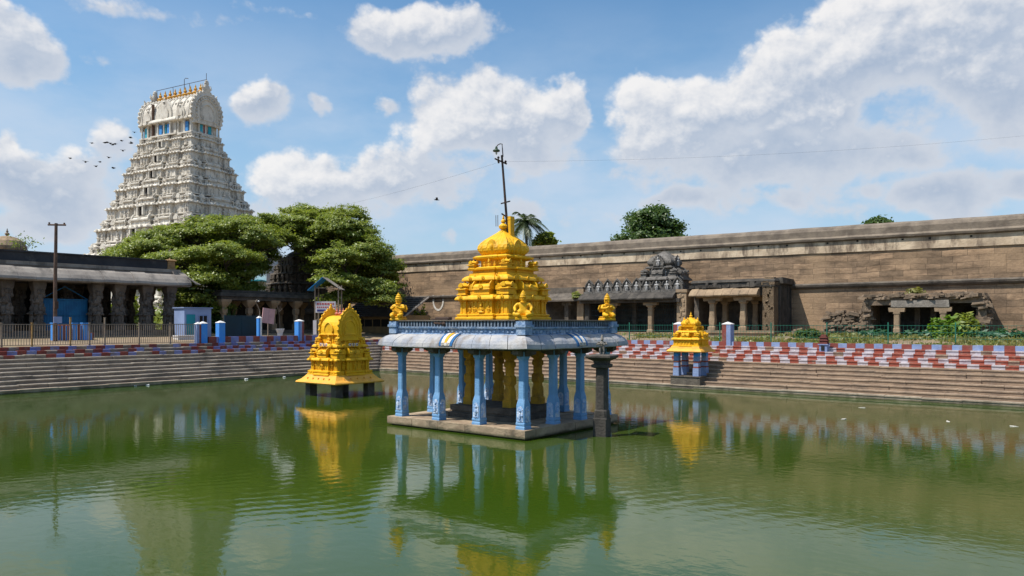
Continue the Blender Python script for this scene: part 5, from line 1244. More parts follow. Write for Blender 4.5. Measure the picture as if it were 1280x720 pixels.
for k in range(4):
    for tt in (-.5, 0, .5): x, y, r = on_side(k, .95, .9, tt, .05); figure(m, x, y, z + 1.25, r, .72)
m.build('figure', 'niche_white', oT)
m = MB(); four_sided_dome(m, z + 2.15, 1.25, 1.02, 5)
for k in range(4):
    x, y, r = on_side(k, 1.02, 1.02, 0, .05); put(m, x, y, z + 2.25, r); m.plate([(a, b) for a, b in horseshoe(.5, 11)], (0, .12, .1), (1, 0), .22); [m.ball((a, -.1, b + .1), (.06, .06, .06), 6, 4) for a, b in horseshoe(.52, 11)]; m.T = None
m.build('dome', 'niche_stone', oT, (0, 0, 0))
m = MB()
for k in range(4): x, y, r = on_side(k, 1.02, 1.02, 0, .2); figure(m, x, y, z + 2.15, r, .75)
m.build('figure', 'niche_white', oT)
m = MB(); finial(m, 0, 0, z + 3.2, .5, 8); m.build('finial', 'black_stone', oT)

# low porch with the pale drooping eave
x0, x1 = at(865, Y=FY).x, at(968, Y=FY).x; cx = (x0 + x1) / 2; hl = (x1 - x0) / 2; B = 2.95
ep = thing('eaved_porch', 'low stone porch with a pale slab eave and a blackened end pier', 'porch', (cx, FY, B))
zf = zat(915, 413) - B; zb = zat(915, 370) - B; zt = zat(915, 349) - B; ze = zat(915, 360) - B
m = MB(); m.box(0, 1.7, -.3, zf - .2, hl, 1.8); m.box(0, 1.65, zf - .2, zf, hl + .03, 1.85, j=.01); m.build('plinth', 'tan_stone', ep)
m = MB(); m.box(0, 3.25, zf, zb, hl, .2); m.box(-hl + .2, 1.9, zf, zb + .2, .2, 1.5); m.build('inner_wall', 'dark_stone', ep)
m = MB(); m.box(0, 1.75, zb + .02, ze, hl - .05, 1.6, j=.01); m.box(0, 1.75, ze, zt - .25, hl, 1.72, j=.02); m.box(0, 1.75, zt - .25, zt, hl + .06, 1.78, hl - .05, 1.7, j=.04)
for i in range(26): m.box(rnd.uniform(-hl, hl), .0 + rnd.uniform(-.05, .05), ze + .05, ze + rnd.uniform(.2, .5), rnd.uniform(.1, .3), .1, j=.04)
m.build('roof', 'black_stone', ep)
m = MB(); n = 8; L2 = 2 * hl - 1.1
for i in range(n):
    a = -hl + L2 * i / n; b = -hl + L2 * (i + 1) / n; j = rnd.uniform(-.02, .02)
    m.loft([[(x, y + j, zz + j) for y, zz in ((.3, zb + .02), (-.62, zb - .02), (-.66, zb + .07), (-.6, zb + .16), (-.35, zb + .42), (.0, ze - .02), (.3, ze - .02))] for x in (a + .01, b - .01)])
m.build('eave', 'tan_stone', ep)
p0 = None
for px in (890, 928.5):
    x = at(px, Y=FY).x - cx
    if p0 is None:
        m = MB(); sqc(m, 0, 0, [(.3, zf, .05), (.3, zf + .25, .05), (.22, zf + .32, .2), (.24, zf + .8, .1), (.22, zf + 1.1, .3), (.2, zb - .6, .2), (.28, zb - .5, .05), (.28, zb - .35, .05)]); m.box(0, 0, zb - .36, zb - .1, .68, .22, .75, .22)
        m.box(0, 0, zb - .1, zb + .05, 1.3, .2); p0 = m.build('pillar', 'tan_stone', ep, (x, .15, 0))
    else: copy_part(p0, ep, (x, .15, 0))
    copy_part(p0, ep, (x + .3, 1.9, 0))
m = MB(); m.box(hl - .44, .45, -.3, zt - .5, .42, .5, j=.03); m.box(hl - .44, .42, zt - .5, zt - .3, .5, .56, j=.02); m.box(hl - .44, .45, zt - .3, zt + .06, .46, .5, .3, .4, j=.04)
for i in range(26): m.box(hl - .44 + rnd.uniform(-.36, .36), -.06, .2, .2, .05, .03) if False else m.ball((hl - .44 + rnd.uniform(-.34, .34), -.06, rnd.uniform(0, zt - .6)), (rnd.uniform(.05, .14), .05, rnd.uniform(.06, .2)), 6, 4); m.build('front_pier', 'tan_stone', ep)
m = MB(); m.box(hl - .3, 2.25, -.3, zt - .1, .32, 1.25, j=.02)
for i in range(8): m.box(hl + .02, 1.1 + i * .33, .2, zt - .3 - rnd.uniform(0, .5), .05, .1, j=.03)
m.box(hl - .2, 2.2, zt - .4, zt + .05, .5, 1.3, j=.05); m.build('side_wall', 'black_stone', ep)

# small dark porch left of the niche porch
x0, x1 = at(688, Y=FY).x, at(726, Y=FY).x; cx = (x0 + x1) / 2; hl = (x1 - x0) / 2; B = 2.9
sp = thing('side_porch', 'small dark porch with a worn stone eave, behind the right side of the golden tower', 'porch', (cx, FY + .4, B))
zb = zat(708, 376) - B; zt = zat(708, 359) - B
m = MB(); m.box(-1.5, 1.6, zb, zb + .35, hl + 1.5, 1.8, j=.02); m.loft([[(x, y, z) for y, z in ((0, zb - .02), (-.8, zb - .05), (-.8, zb + .1), (-.3, zb + .5), (.1, zb + .7), (1, zb + .7))] for x in (-hl - 3, hl)]); m.box(-1.5, 1.7, zb + .35, zt, hl + 1.4, 1.6, j=.03); m.build('roof', 'dark_stone', sp)
m = MB(); m.box(hl - .25, 1.3, -.3, zt - .2, .35, 1.4, j=.03); m.build('end_pier', 'tan_stone', sp)
m = MB(); m.box(-1.5, 3, -.3, zb, hl + 1.4, .2); m.build('inner_wall', 'black_stone', sp)
m = MB(); m.box(0, 0, -.2, zb - .4, .2, .2); m.box(0, 0, zb - .4, zb, .5, .2); c0 = m.build('pillar', 'dark_stone', sp, (-.1, .1, 0)); copy_part(c0, sp, (-3.2, .1, 0))

# ruined porch at the right
Y2 = 57.0
x0, x1 = at(1078, Y=Y2).x, at(1234, Y=Y2).x; cx = (x0 + x1) / 2; hl = (x1 - x0) / 2; B = 3.0
ru = thing('ruined_porch', 'ruined low stone porch with crumbling rubble roof, overgrown at its right end', 'ruin', (cx, Y2, B))
zf = zat(1150, 419, Y2) - B; zb = zat(1150, 384, Y2) - B; zl = zat(1150, 375, Y2) - B; zt = zat(1150, 370, Y2) - B
def rubble_pile(m, xa, xb, ya, yb, za, zb_, n, s0, s1, seed):
    r2 = random.Random(seed)
    for i in range(n):
        x, y, z = r2.uniform(xa, xb), r2.uniform(ya, yb), r2.uniform(za, zb_); s = r2.uniform(s0, s1)
        m.T = Matrix.Translation((x, y, z)) @ Matrix.Rotation(r2.uniform(-.25, .25), 4, 'Y') @ Matrix.Rotation(r2.uniform(-.5, .5), 4, 'Z')
        a, b, c = s * r2.uniform(.8, 1.9), s * r2.uniform(.6, 1.1), s * r2.uniform(.25, .6)
        m.loft([[(px * a * r2.uniform(.8, 1.1), py * b * r2.uniform(.8, 1.1), -c) for px, py in ((-1, -1), (1, -1), (1, 1), (-1, 1))], [(px * a * r2.uniform(.7, 1), py * b * r2.uniform(.7, 1), c * r2.uniform(.6, 1.2)) for px, py in ((-1, -1), (1, -1), (1, 1), (-1, 1))]])
    m.T = None
m = MB(); m.box(0, 1.7, -.3, zf, hl, 1.7); m.build('plinth', 'rubble_stone', ru)
m = MB(); m.box(0, 2.9, zf, zb + .3, hl - .1, .12); m.build('inner_wall', 'black_stone', ru)
m = MB(); xa, xb = at(1121, Y=Y2).x - cx, at(1179, Y=Y2).x - cx
m.box((xa + xb) / 2, .1, zb, zl, (xb - xa) / 2 + .35, .24, j=.02); m.build('lintel', 'grey_idol', ru)
m = MB(); m.box(0, 1.6, zl + .003, zl + .12, hl - .15, 1.6, j=.03); m.box(-hl * .65, .2, zl - .32, zl + .0, hl * .32, .2, j=.03); m.box(hl * .66, .25, zl - .22, zl + .0, hl * .3, .2, j=.03); rubble_pile(m, -hl, hl - .4, -.15, 2.8, zl + .1, zt + .12, 260, .12, .3, 2); m.build('rubble_roof', 'rubble_stone', ru)
m = MB(); m.box(-hl + .28, 1.3, -.2, zl - .1, .24, 1.3, j=.04); rubble_pile(m, -hl + .02, -hl + .5, -.1, .6, -.1, zl - .05, 60, .12, .25, 3); m.build('left_jamb', 'rubble_stone', ru)
m = MB(); m.box(hl - .25, 1.3, -.2, zl - .25, .25, 1.35, j=.04); rubble_pile(m, hl - .5, hl, -.1, 1.5, -.1, zl - .15, 70, .12, .25, 4); m.build('right_jamb', 'rubble_stone', ru)
p0 = None
for x in (xa, xb):
    if p0 is None:
        m = MB(); sqc(m, 0, 0, [(.21, -.1, .08), (.21, .6, .08), (.18, .7, .25), (.18, zb - .5, .25), (.21, zb - .42, .05), (.21, zb - .28, .05)]); m.box(0, 0, zb - .30, zb - .01, .48, .2, .52, .2); p0 = m.build('pillar', 'tan_stone', ru, (x, .1, 0))
    else: copy_part(p0, ru, (x, .1, 0))
m = MB(); m.box(0, 0, zf, zb, .17, .17); ip = m.build('inner_pillar', 'dark_stone', ru, (xa + .9, 2.0, 0)); copy_part(ip, ru, (xb - .9, 2.0, 0))
x0, x1 = at(1033, Y=58.2).x, at(1079, Y=58.2).x
rw = thing('rubble_wall', 'crumbling low wall of loose stones left of the ruined porch', 'rubble wall', ((x0 + x1) / 2, 58.2, 3.0))
m = MB(); hl2 = (x1 - x0) / 2; hz = zat(1055, 389, 58.2) - 3; m.box(0, .4, -.2, hz - .2, hl2 - .1, .3, j=.05); rubble_pile(m, -hl2, hl2, -.1, .5, 0, hz - .05, 330, .09, .24, 8); m.build('stones', 'rubble_stone', rw)
q = at(1000, 417, Y=57.5)
rp_ = thing('stone_heap', 'small heap of broken stones beside the blackened end pier', 'stone heap', (q.x, q.y, 3.0))
m = MB(); rubble_pile(m, -1.2, .6, -.4, .4, -.1, .25, 26, .14, .3, 9); rubble_pile(m, -.5, .2, -.2, .3, .2, .6, 8, .15, .3, 10); m.build('stones', 'rubble_stone', rp_)

# red toy-sized shrine on the painted steps
q = at(1029, 446, Y=47.2)
ms = thing('miniature_shrine', 'tiny dark red stepped shrine on a white and blue box atop the painted steps', 'shrine', (q.x, 47.35, 2.30)); ms.scale = (.62, .62, .66)
m = MB(); m.box(0, 0, 0, .62, .36, .30); m.box(0, 0, .62, .70, .46, .38); c = m.build('cell', 'paint_pale_blue', ms); m = MB(); m.box(-.02, -.31, .12, .55, .16, .03); m.build('opening', 'dark_opening', c)
m = MB(); z = .70
for w, h in ((.42, .14), (.36, .16), (.44, .06), (.33, .2), (.40, .06), (.28, .14), (.22, .1)): m.box(0, 0, z, z + h, w, w * .85, w * .94, w * .8); z += h
m.build('tower', 'terracotta_red', ms)

# green wire fence in front of the porches
gy_ = KY + 1.6; x0, x1 = at(690, Y=gy_).x, 10.0
gf = thing('wire_fence', 'thin green wire fence along the grass strip at the foot of the brown wall', 'fence', (x0, gy_, 2.65))
n = 13; 
for i in range(n):
    a = (x1 - x0) * i / n; b = (x1 - x0) * (i + 1) / n
    m = MB(); k = int((b - a) / .2)
    for q_ in range(1, k): m.box(a + (b - a) * q_ / k, 0, .0, 1.25, .005, .005)
    for z in (.1, .45, .8, 1.2): m.box((a + b) / 2, 0, z, z + .02, (b - a) / 2, .008)
    m.build('wire_panel', 'fence_green', gf)
for i in range(n + 1): m = MB(); m.box((x1 - x0) * i / n, 0, -.2, 1.4, .03, .03); m.build('fence_post', 'fence_green', gf)

# ---------------------------------------------------------------- foliage
def leaf_mesh(name, P, Nrm, size, matn, parent=None, loc=(0, 0, 0), asp=1.6, seed=1):
    rg = np.random.default_rng(seed); n = len(P); P = np.asarray(P, float); N = np.asarray(Nrm, float)
    N /= np.linalg.norm(N, axis=1, keepdims=True) + 1e-9
    rv = rg.normal(size=(n, 3)); U = np.cross(N, rv); U /= np.linalg.norm(U, axis=1, keepdims=True) + 1e-9; V = np.cross(N, U)
    s = (size * rg.uniform(.6, 1.3, n))[:, None]; U = U * s * asp / 2; V = V * s / 2
    fold = N * s * .18
    vs = np.stack([P - U, P - V * .9 - fold, P + U, P + V * .9 - fold], 1).reshape(-1, 3)
    me = bpy.data.meshes.new(name); me.vertices.add(4 * n); me.vertices.foreach_set('co', vs.ravel())
    me.loops.add(4 * n); me.loops.foreach_set('vertex_index', np.arange(4 * n, dtype=np.int32))
    me.polygons.add(n); me.polygons.foreach_set('loop_start', np.arange(0, 4 * n, 4, dtype=np.int32))
    me.update(calc_edges=True); me.materials.append(M[matn])
    return link(name, me, parent, loc)
def tree(name, label, loc, blobs, trunk_h, trunk_r, leafn, leafs, matn, seed, flat=.62, clump=1.0, limbs=True, group=None, bark='bark'):
    rg = np.random.default_rng(seed); r2 = random.Random(seed)
    t = thing(name, label, 'tree', loc, 0, group)
    if limbs:
        m = MB(); fork = Vector((0, 0, trunk_h))
        m.tube([(0, 0, -.3), (.05, 0, trunk_h * .5), fork], [trunk_r * 1.5, trunk_r, trunk_r * .9], 10)
        for (c, r) in blobs:
            e = Vector(c) - Vector((0, 0, r[2] * .25)); mid_ = fork.lerp(e, .5) + Vector((r2.uniform(-.5, .5), r2.uniform(-.5, .5), r2.uniform(-.2, .7)))
            m.tube([fork, mid_, e], [trunk_r * .55, trunk_r * .33, trunk_r * .12], 7)
            for _ in range(6):
                d = Vector((r2.uniform(-1, 1) * r[0], r2.uniform(-1, 1) * r[1], r2.uniform(-.1, .8) * r[2])) * .8
                m.tube([e.lerp(mid_, r2.uniform(0, .5)), e + d * .5 + Vector((0, 0, .2)), e + d], [trunk_r * .14, trunk_r * .08, trunk_r * .03], 5)
        m.build('trunk', bark, t)
    P = []; N = []
    vol = np.array([r[0] * r[1] + r[0] * r[2] for c, r in blobs]); cnt = (vol / vol.sum() * leafn).astype(int)
    for (c, r), k in zip(blobs, cnt):
        c = np.array(c); r = np.array(r)
        nc = max(10, int(6.5 * (r[0] * r[1] + r[0] * r[2]) / clump ** 2 * .9))
        d = rg.normal(size=(nc, 3)); d /= np.linalg.norm(d, axis=1, keepdims=True); d[:, 2] = np.where(d[:, 2] < -.25, -d[:, 2] * .6, d[:, 2])
        rad = rg.uniform(.62, 1.06, nc)[:, None]
        cc = c + d * r * rad
        hole = np.sin(cc[:, 0] * 1.25 + 1.0) + np.sin(cc[:, 1] * 1.1 + .5) + np.sin(cc[:, 2] * 1.9) + rg.normal(size=nc) * .5
        kp = hole > -1.5; cc, d = cc[kp], d[kp]; nc = len(cc)
        w = rg.integers(0, nc, k)
        off = rg.normal(size=(k, 3)) * clump * np.array([.42, .42, .42 * flat * .55])
        cs = rg.uniform(.55, 1.25, nc)
        P.append(cc[w] + off * cs[w][:, None]); nn = d[w] * .55 + rg.normal(size=(k, 3)) * .45 + np.array([0, 0, .75]); N.append(nn)
    leaf_mesh('crown', np.vstack(P), np.vstack(N), leafs, matn, t, seed=seed)
    return t
def blobs_px(base, D, spec, fat=1.0):      # crown masses from where they stand in the photo: x, y, rx, ry, depth offset
    out = []
    for px, py, rx, ry, dd in spec:
        p = at(px, py, D=D + dd); s = (D + dd) / F_PX
        v = p - Vector(base); out.append(((v.x, v.y, v.z), (rx * s, rx * s, ry * s * fat)))
    return out
b1 = at(283, D=75); base1 = (b1.x, b1.y, 2.9)
tree('rain_tree', 'broad umbrella-shaped green rain tree beside the dark hall, in front of the white tower', base1,
     blobs_px(base1, 75, [(300, 290, 44, 18, 0), (245, 298, 44, 19, 2), (195, 312, 40, 17, 0), (165, 318, 28, 12, 3), (318, 298, 28, 20, -2), (225, 328, 40, 16, -5), (280, 322, 42, 18, -5), (255, 352, 34, 20, -6), (235, 374, 26, 16, -5), (275, 370, 26, 16, -3), (215, 360, 22, 14, 2), (185, 330, 30, 14, 2), (290, 310, 50, 20, 5), (230, 335, 46, 20, 4), (315, 318, 30, 18, 3), (262, 330, 40, 20, 0), (250, 378, 26, 12, -6), (272, 388, 20, 10, -5), (222, 382, 16, 10, -4), (300, 362, 26, 14, 0), (265, 352, 46, 24, 4), (235, 352, 36, 22, 3), (190, 306, 34, 15, 3), (328, 308, 30, 18, 0), (346, 302, 24, 16, 3), (212, 298, 36, 16, 3), (300, 325, 34, 20, 3), (160, 322, 24, 11, 0), (318, 334, 18, 10, 2), (205, 340, 26, 14, 0), (300, 345, 26, 12, -1), (322, 277, 26, 12, 4), (265, 282, 30, 12, 4)]),
     4.2, .42, 230000, .155, 'leaf_rain_tree', 11, clump=.85, group='trees behind the left bank')
b2 = at(433, D=80); base2 = (b2.x, b2.y, 2.9)
tree('rain_tree', 'broad green spreading tree right of the dark stone shrine tower, reaching the brown wall', base2,
     blobs_px(base2, 80, [(395, 282, 40, 18, 2), (430, 292, 40, 24, 0), (380, 266, 26, 9, 6), (455, 318, 32, 20, -2), (482, 338, 20, 18, -1), (426, 325, 30, 18, -5), (470, 362, 26, 14, -4), (410, 352, 22, 12, -6), (435, 355, 28, 12, -5), (358, 286, 18, 9, 0), (488, 372, 14, 10, -3), (412, 378, 14, 9, -6), (440, 302, 34, 18, 5), (450, 345, 34, 18, 2), (414, 305, 28, 18, 3), (465, 350, 26, 14, 3), (430, 272, 30, 12, 2), (350, 284, 28, 13, 4), (372, 292, 26, 14, 3), (362, 302, 26, 10, 2), (388, 308, 20, 12, 0), (345, 296, 20, 10, 3), (378, 278, 26, 12, 3), (484, 352, 22, 20, 2), (462, 372, 28, 14, 0), (440, 372, 26, 14, -4), (452, 330, 40, 26, 1), (480, 378, 18, 12, -5), (415, 295, 34, 16, 1), (400, 318, 24, 16, 2), (380, 300, 26, 12, 4), (440, 318, 36, 20, 3), (405, 335, 20, 16, 2), (425, 350, 26, 16, 1)], 1.12),
     4.6, .42, 220000, .16, 'leaf_rain_tree', 12, clump=.85, group='trees behind the left bank')
b3 = at(360, D=118); base3 = (b3.x, b3.y, 2.9)
tree('background_tree', 'dark green trees closing the gap far behind the two rain trees', base3, blobs_px(base3, 118, [(420, 355, 70, 36, 0), (250, 360, 60, 36, 0), (335, 372, 45, 26, -6), (480, 365, 35, 25, -4)]), 5, .4, 22000, .45, 'leaf_dark', 13, clump=2.0, group='trees behind the left bank')
b4 = at(815, D=96); base4 = (b4.x, b4.y, 3)
tree('round_tree', 'round dark green tree rising behind the brown wall near the middle', base4, blobs_px(base4, 96, [(812, 280, 26, 20, 0), (795, 288, 20, 13, 0), (836, 288, 18, 12, 0), (812, 302, 40, 18, 0), (820, 270, 16, 10, 1)]), 8, .35, 24000, .27, 'leaf_dark', 14, flat=1.2, clump=1.15, group='trees behind the brown wall')
b5 = at(681, D=86); base5 = (b5.x, b5.y, 3)
tree('small_tree', 'small light green tree top just right of the palm behind the wall', base5, blobs_px(base5, 86, [(681, 298, 9, 7, 0), (676, 304, 9, 6, 0), (687, 303, 7, 7, 0)]), 9, .15, 2600, .3, 'leaf_rain_tree', 15, flat=1.2, clump=.5, group='trees behind the brown wall')
b6 = at(1096, D=90); base6 = (b6.x, b6.y, 3)
tree('treetop', 'sliver of a green tree top just showing over the right part of the wall', base6, blobs_px(base6, 90, [(1096, 281, 15, 8, 0), (1088, 285, 8, 6, 0), (1104, 284, 8, 6, 0)]), 9, .2, 3200, .3, 'leaf_dark', 16, flat=1.2, clump=.7, group='trees behind the brown wall')
# palm
b7 = at(657, D=86); pz = at(657, 277, D=86).z - 3
pt = thing('palm_tree', 'coconut palm with feathery fronds rising behind the golden tower', 'palm', (b7.x, b7.y, 3), 0, 'trees behind the brown wall')
m = MB(); m.tube([(0, 0, -.3), (.25, .1, pz * .5), (0, 0, pz)], [.24, .17, .14], 9); m.build('trunk', 'palm_bark', pt)
P = []; N = []; rg = np.random.default_rng(4); mfr = MB(); V4 = []; F4 = []
for i in range(26):
    a = 2 * math.pi * i / 26 + rg.uniform(-.15, .15); up = rg.uniform(-.75, 1.2); Lf = rg.uniform(2.5, 3.6)
    d = Vector((math.cos(a), math.sin(a), 0)); pts = []
    for s in range(11):
        u = s / 10; pts.append(Vector((0, 0, pz)) + d * Lf * u * math.cos(up) * (1 - .1 * u) + Vector((0, 0, Lf * (u * math.sin(up) - .62 * u * u))))
    mfr.tube(pts, [.045 * (1 - .085 * s) for s in range(11)], 5)
    side = Vector((-d.y, d.x, 0))
    for s in range(1, 40):
        u = s / 39; f = u * 10; k = min(9, int(f)); p = pts[k].lerp(pts[k + 1], f - k); td = (pts[k + 1] - pts[k]).normalized()
        ll = .72 * math.sin(math.pi * min(1, u * .82 + .14)) + .1
        for sg in (-1, 1):
            tip = p + side * sg * ll * .75 + td * ll * .5 + Vector((0, 0, -ll * rg.uniform(.25, .65))); w = td * .045
            o = len(V4); V4 += [tuple(p - w), tuple(p + w), tuple(tip)]; F4.append((o, o + 1, o + 2))
mfr.add(V4, F4); mfr.build('crown', 'leaf_palm', pt)

def bush(name, label, loc, r, n, size, matn, seed, cat='bush', group=None, stems=True):
    rg = np.random.default_rng(seed); d = rg.normal(size=(n, 3)); d /= np.linalg.norm(d, axis=1, keepdims=True); d[:, 2] = abs(d[:, 2])
    P = d * np.array(r) * rg.uniform(.35, 1.0, n)[:, None] * (1 + .25 * np.sin(d[:, :1] * 7 + d[:, 1:2] * 5)); t = thing(name, label, cat, loc, 0, group)
    leaf_mesh('foliage', P, d * .6 + rg.normal(size=(n, 3)) * .5 + np.array([0, 0, .5]), size, matn, t, asp=2.0, seed=seed)
    if stems:
        m = MB(); r2 = random.Random(seed)
        for _ in range(9): m.tube([(0, 0, -.1), (r2.uniform(-.3, .3) * r[0], r2.uniform(-.3, .3) * r[1], r[2] * .4), (r2.uniform(-.7, .7) * r[0], r2.uniform(-.7, .7) * r[1], r[2] * .8)], [.03, .02, .01], 5)
        m.build('stems', 'bark', t)
    return t
q = at(1182, Y=56.0); bush('bush', 'bright yellow-green bush in front of the ruined porch', (q.x, q.y, 2.95), (1.15, .8, 1.35), 1700, .17, 'leaf_bright', 31, group='bushes along the brown wall')
q = at(1208, Y=56.4); bush('bush', 'taller mid green bush right of the bright yellow-green one', (q.x, q.y, 3.0), (.9, .7, 1.6), 1100, .16, 'leaf_rain_tree', 32, group='bushes along the brown wall')
q = at(1096, Y=55.6); bush('bush', 'bluish green low plant at the left foot of the ruined porch', (q.x, q.y, 2.9), (1.3, .6, .62), 900, .17, 'leaf_teal', 33, group='bushes along the brown wall')
q = at(1139, Y=56.2); bush('bush', 'small pale green plant beside the first pillar of the ruin', (q.x, q.y, 2.95), (.5, .4, .55), 320, .16, 'leaf_teal', 34, group='bushes along the brown wall')
q = at(1162, Y=56.0); bush('bush', 'small bluish plant between the ruin pillars', (q.x, q.y, 2.95), (.7, .5, .6), 450, .16, 'leaf_teal', 35, group='bushes along the brown wall')
q = at(1248, Y=55.5); bush('bush', 'low green creeper right of the ruined porch', (q.x, q.y, 2.9), (2.0, .7, .65), 1300, .16, 'leaf_teal', 36, group='bushes along the brown wall')
q = at(1012, Y=55.0); bush('bush', 'dark green low bush behind the tiny red shrine', (q.x, q.y, 2.9), (1.1, .6, .65), 800, .16, 'leaf_dark', 37, group='bushes along the brown wall')
q = at(527, Y=57.5); bush('bush', 'green bush against the wall under the painted white U', (q.x, q.y, 2.9), (1.3, .8, 2.6), 1300, .2, 'leaf_rain_tree', 38, group='bushes along the brown wall')
q = at(720, 372, Y=56.2); bush('wall_plant', 'olive creeper clinging to the corner of the small dark porch', (q.x, q.y, q.z), (.5, .3, .5), 260, .15, 'leaf_grass', 39, 'plant', stems=True)
q = at(1144, 366, Y=58); bush('wall_plant', 'yellowish weeds growing on the rubble roof of the ruin', (q.x, q.y, 5.9), (.6, .4, .5), 300, .14, 'leaf_grass', 40, 'plant')
q = at(29, 310, D=64); t = thing('roof_sapling', 'thin leafless-looking sapling sprouting from the hall roof', 'sapling', (q.x, q.y, 9.25))
m = MB(); r2 = random.Random(2)
for _ in range(9): m.tube([(0, 0, 0), (r2.uniform(-.3, .3), r2.uniform(-.3, .3), .8), (r2.uniform(-1.1, 1.1), r2.uniform(-1.1, 1.1), r2.uniform(1.2, 1.9))], [.03, .02, .008], 5)
m.build('twigs', 'bark', t); leaf_mesh('leaves', np.random.default_rng(3).normal(size=(130, 3)) * [.6, .6, .3] + [0, 0, 1.5], np.random.default_rng(5).normal(size=(130, 3)), .13, 'leaf_rain_tree', t)
# hedge of shrubs between hall and trees
q = at(262, D=70); bush('bush', 'dark green shrub between the kiosk and the stone porch', (q.x, q.y, 2.8), (2.0, 2.0, 4.2), 5200, .25, 'leaf_dark', 41, group='shrubs under the trees')
q = at(345, D=95); bush('bush', 'dark shrubs behind the stone porch under the trees', (q.x, q.y, 2.8), (6, 3, 4.5), 5000, .35, 'leaf_dark', 42, group='shrubs under the trees')
q = at(150, D=108); bush('bush', 'dark shrubs behind the far end of the pillared hall', (q.x, q.y, 2.8), (9, 4, 5), 6000, .4, 'leaf_rain_tree', 43, group='shrubs under the trees')
# grass strips at the wall foot: nobody could count it
rg = np.random.default_rng(8); n = 9000
gx_ = rg.uniform(-40, 9, n); gy2 = rg.uniform(48.7, 59.6, n); dens = np.sin(gx_ * .8) + np.sin(gx_ * .31 + gy2) + (gx_ > -20) * 1.3 + rg.normal(size=n) * .6
keep = dens > 1.5; gx_, gy2 = gx_[keep], gy2[keep]; gz_ = 2.62 + np.clip((gy2 - 49.5) / 7.4, 0, 1) * .43
k = len(gx_); g3 = 5
P = np.repeat(np.stack([gx_, gy2, gz_ + .10], 1), g3, 0) + rg.normal(size=(k * g3, 3)) * [.16, .16, .06]
o = leaf_mesh('grass', P, rg.normal(size=(k * g3, 3)) * [1, 1, .35], .15, 'leaf_grass', seed=8, asp=2.2); tag(o, 'patchy dry green grass along the foot of the brown wall', 'grass', kind='stuff')

# ---------------------------------------------------------------- birds, cables, litter
def bird(px, py, D, s, a):
    q = at(px, py, D=D); t = tag(link('bird', None, None, q, a), 'small dark bird flying in the flock left of the white tower', 'bird', 'birds flying beside the white tower')
    m = MB(); L = .16 * s; m.tube([(-L * 1.1, 0, 0), (-L * .5, 0, 0), (L * .3, 0, .02), (L * .8, 0, .04), (L * 1.1, 0, .02)], [.015, .07 * s, .085 * s, .05 * s, .012], 7)
    fl = rnd.uniform(-.25, .45)
    for sg in (-1, 1):
        w = [(L * .35, sg * .05, .03), (-L * .25, sg * .05, .03), (-L * .3, sg * L * .9, .03 + fl * L), (-L * .5, sg * L * 1.7, .02 + fl * L * 1.3), (-.1 * L, sg * L * 1.6, .03 + fl * L * 1.3), (L * .35, sg * L * .8, .04 + fl * L)]
        m.loft([w, [(a_, b_, c_ + .012) for a_, b_, c_ in w]])
    m.loft([[(-L, -.03, 0), (-L, .03, 0), (-L * 1.5, .09, 0), (-L * 1.5, -.09, 0)], [(-L, -.03, .012), (-L, .03, .012), (-L * 1.5, .09, .012), (-L * 1.5, -.09, .012)]])
    m.build('body', 'bird_dark', t)
for i, (x, y) in enumerate(((115, 179), (131, 178.5), (134, 178), (138, 179.5), (141, 181), (144, 180), (152, 176), (153.5, 188.5), (164, 179), (168, 165.5), (163, 172), (107, 202.5), (125, 202.5), (136, 197), (141.5, 210), (88, 198), (120, 208))):
    bird(x, y, 92, 1.0 + .15 * (i % 3), i * 1.7)
q = at(546, 250, D=70); 
t = tag(link('bird', None, None, q, 1.0), 'single tiny bird high in the sky left of the lamp pole', 'bird', None)
m = MB(); m.tube([(-.25, 0, 0), (0, 0, .02), (.25, 0, 0)], [.015, .07, .015], 6); m.loft([[(.1, 0, .03), (-.1, 0, .03), (-.2, .45, .15), (0, .45, .15)], [(.1, 0, .04), (-.1, 0, .04), (-.2, .45, .16), (0, .45, .16)]]); m.loft([[(.1, 0, .03), (-.1, 0, .03), (-.2, -.45, .15), (0, -.45, .15)], [(.1, 0, .04), (-.1, 0, .04), (-.2, -.45, .16), (0, -.45, .16)]]); m.build('body', 'bird_dark', t)
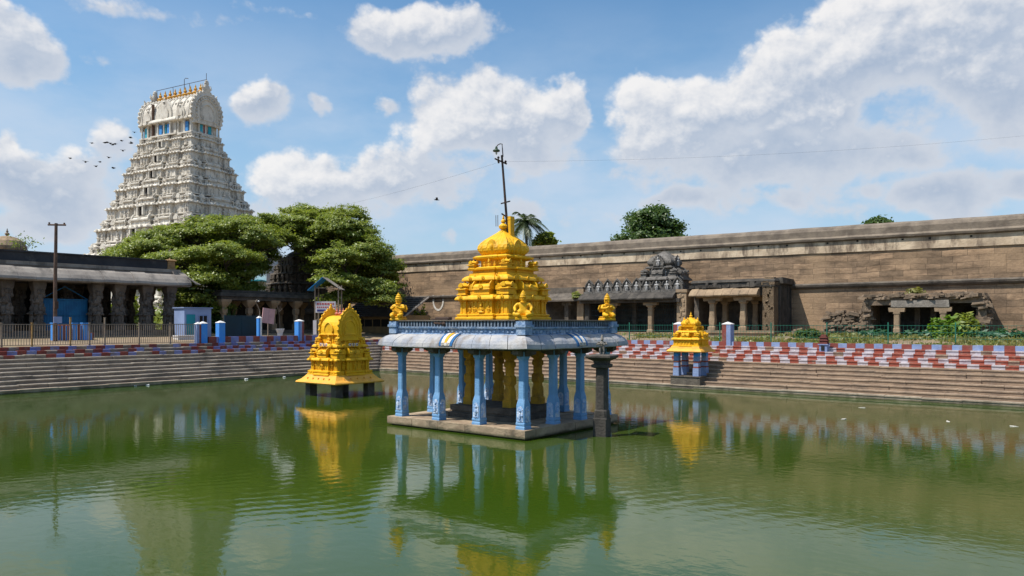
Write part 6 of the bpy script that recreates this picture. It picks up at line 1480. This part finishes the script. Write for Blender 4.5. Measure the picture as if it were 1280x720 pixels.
def cable(label, a, b, sag, r):
    pts = [a.lerp(b, i / 24) - Vector((0, 0, sag * 4 * (i / 24) * (1 - i / 24))) for i in range(25)]; o = a.copy()
    m = MB(); m.tube([tuple(p - o) for p in pts], r, 5); tag(m.build('overhead_cable', 'cable_black', None, o), label, 'cable')
cable('thin overhead cable running right from the lamp pole across the sky', at(633, 202, D=30.5), at(1420, 155, D=32), .35, .0022)
cable('thin overhead cable running left from the lamp pole down behind the trees', at(620, 204, D=30.4), at(315, 272, D=70), .5, .003)
for i, (px, py, s) in enumerate(((40, 489.3, .12), (185, 481.5, .11), (258, 475.5, .12), (268, 475.2, .10), (249, 477, .1), (308, 474, .08), (355, 471.5, .08), (170, 482.5, .07))):
    q = at(px, py, Z=.02); t = thing('litter', ['white crumpled scrap of litter floating at the far left foot of the left steps', 'small white scrap floating below the left end of the shrine reflection', 'white scrap at the water edge, left of a similar pair', 'white scrap, right one of a pair at the water edge', 'tiny pale scrap just left of the white pair at the water edge', 'pale scrap on the water edge nearer to the golden shrine', 'tiny pale scrap at the water edge right behind the golden shrine', 'tiny pale scrap beside the small white scrap on the left edge'][i], 'litter', (q.x, q.y, 0), 0, 'scraps of litter along the left water edge')
    m = MB(); r2 = random.Random(i); [m.ball((r2.uniform(-s, s) * 1.3, r2.uniform(-s, s) * 1.3, .03), (s * r2.uniform(.6, 1), s * r2.uniform(.6, 1), s * r2.uniform(.4, .8)), 6, 4) for _ in range(4)]; m.build('scrap', 'litter_white', t)
for i, (px, py, l) in enumerate(((1077, 509.5, 'floating pale leaf scrap near the right far bank'), (1054, 524, 'floating pale leaf scrap in the middle of the three on the right water'), (1185, 527, 'pair-like pale leaf scrap floating right of the middle one'), (1268, 533, 'pale leaf scrap floating at the right edge of the water'))):
    q = at(px, py, Z=.01); t = thing('floating_leaf', l, 'leaf', (q.x, q.y, .006), i, 'leaf scraps floating on the right side of the tank')
    m = MB(); m.loft([[(-.14, -.02, 0), (0, -.07, 0), (.16, 0, 0), (0, .07, 0)], [(-.14, -.02, .01), (0, -.07, .015), (.16, 0, .03), (0, .07, .015)]]); m.build('blade', 'namam_white', t)
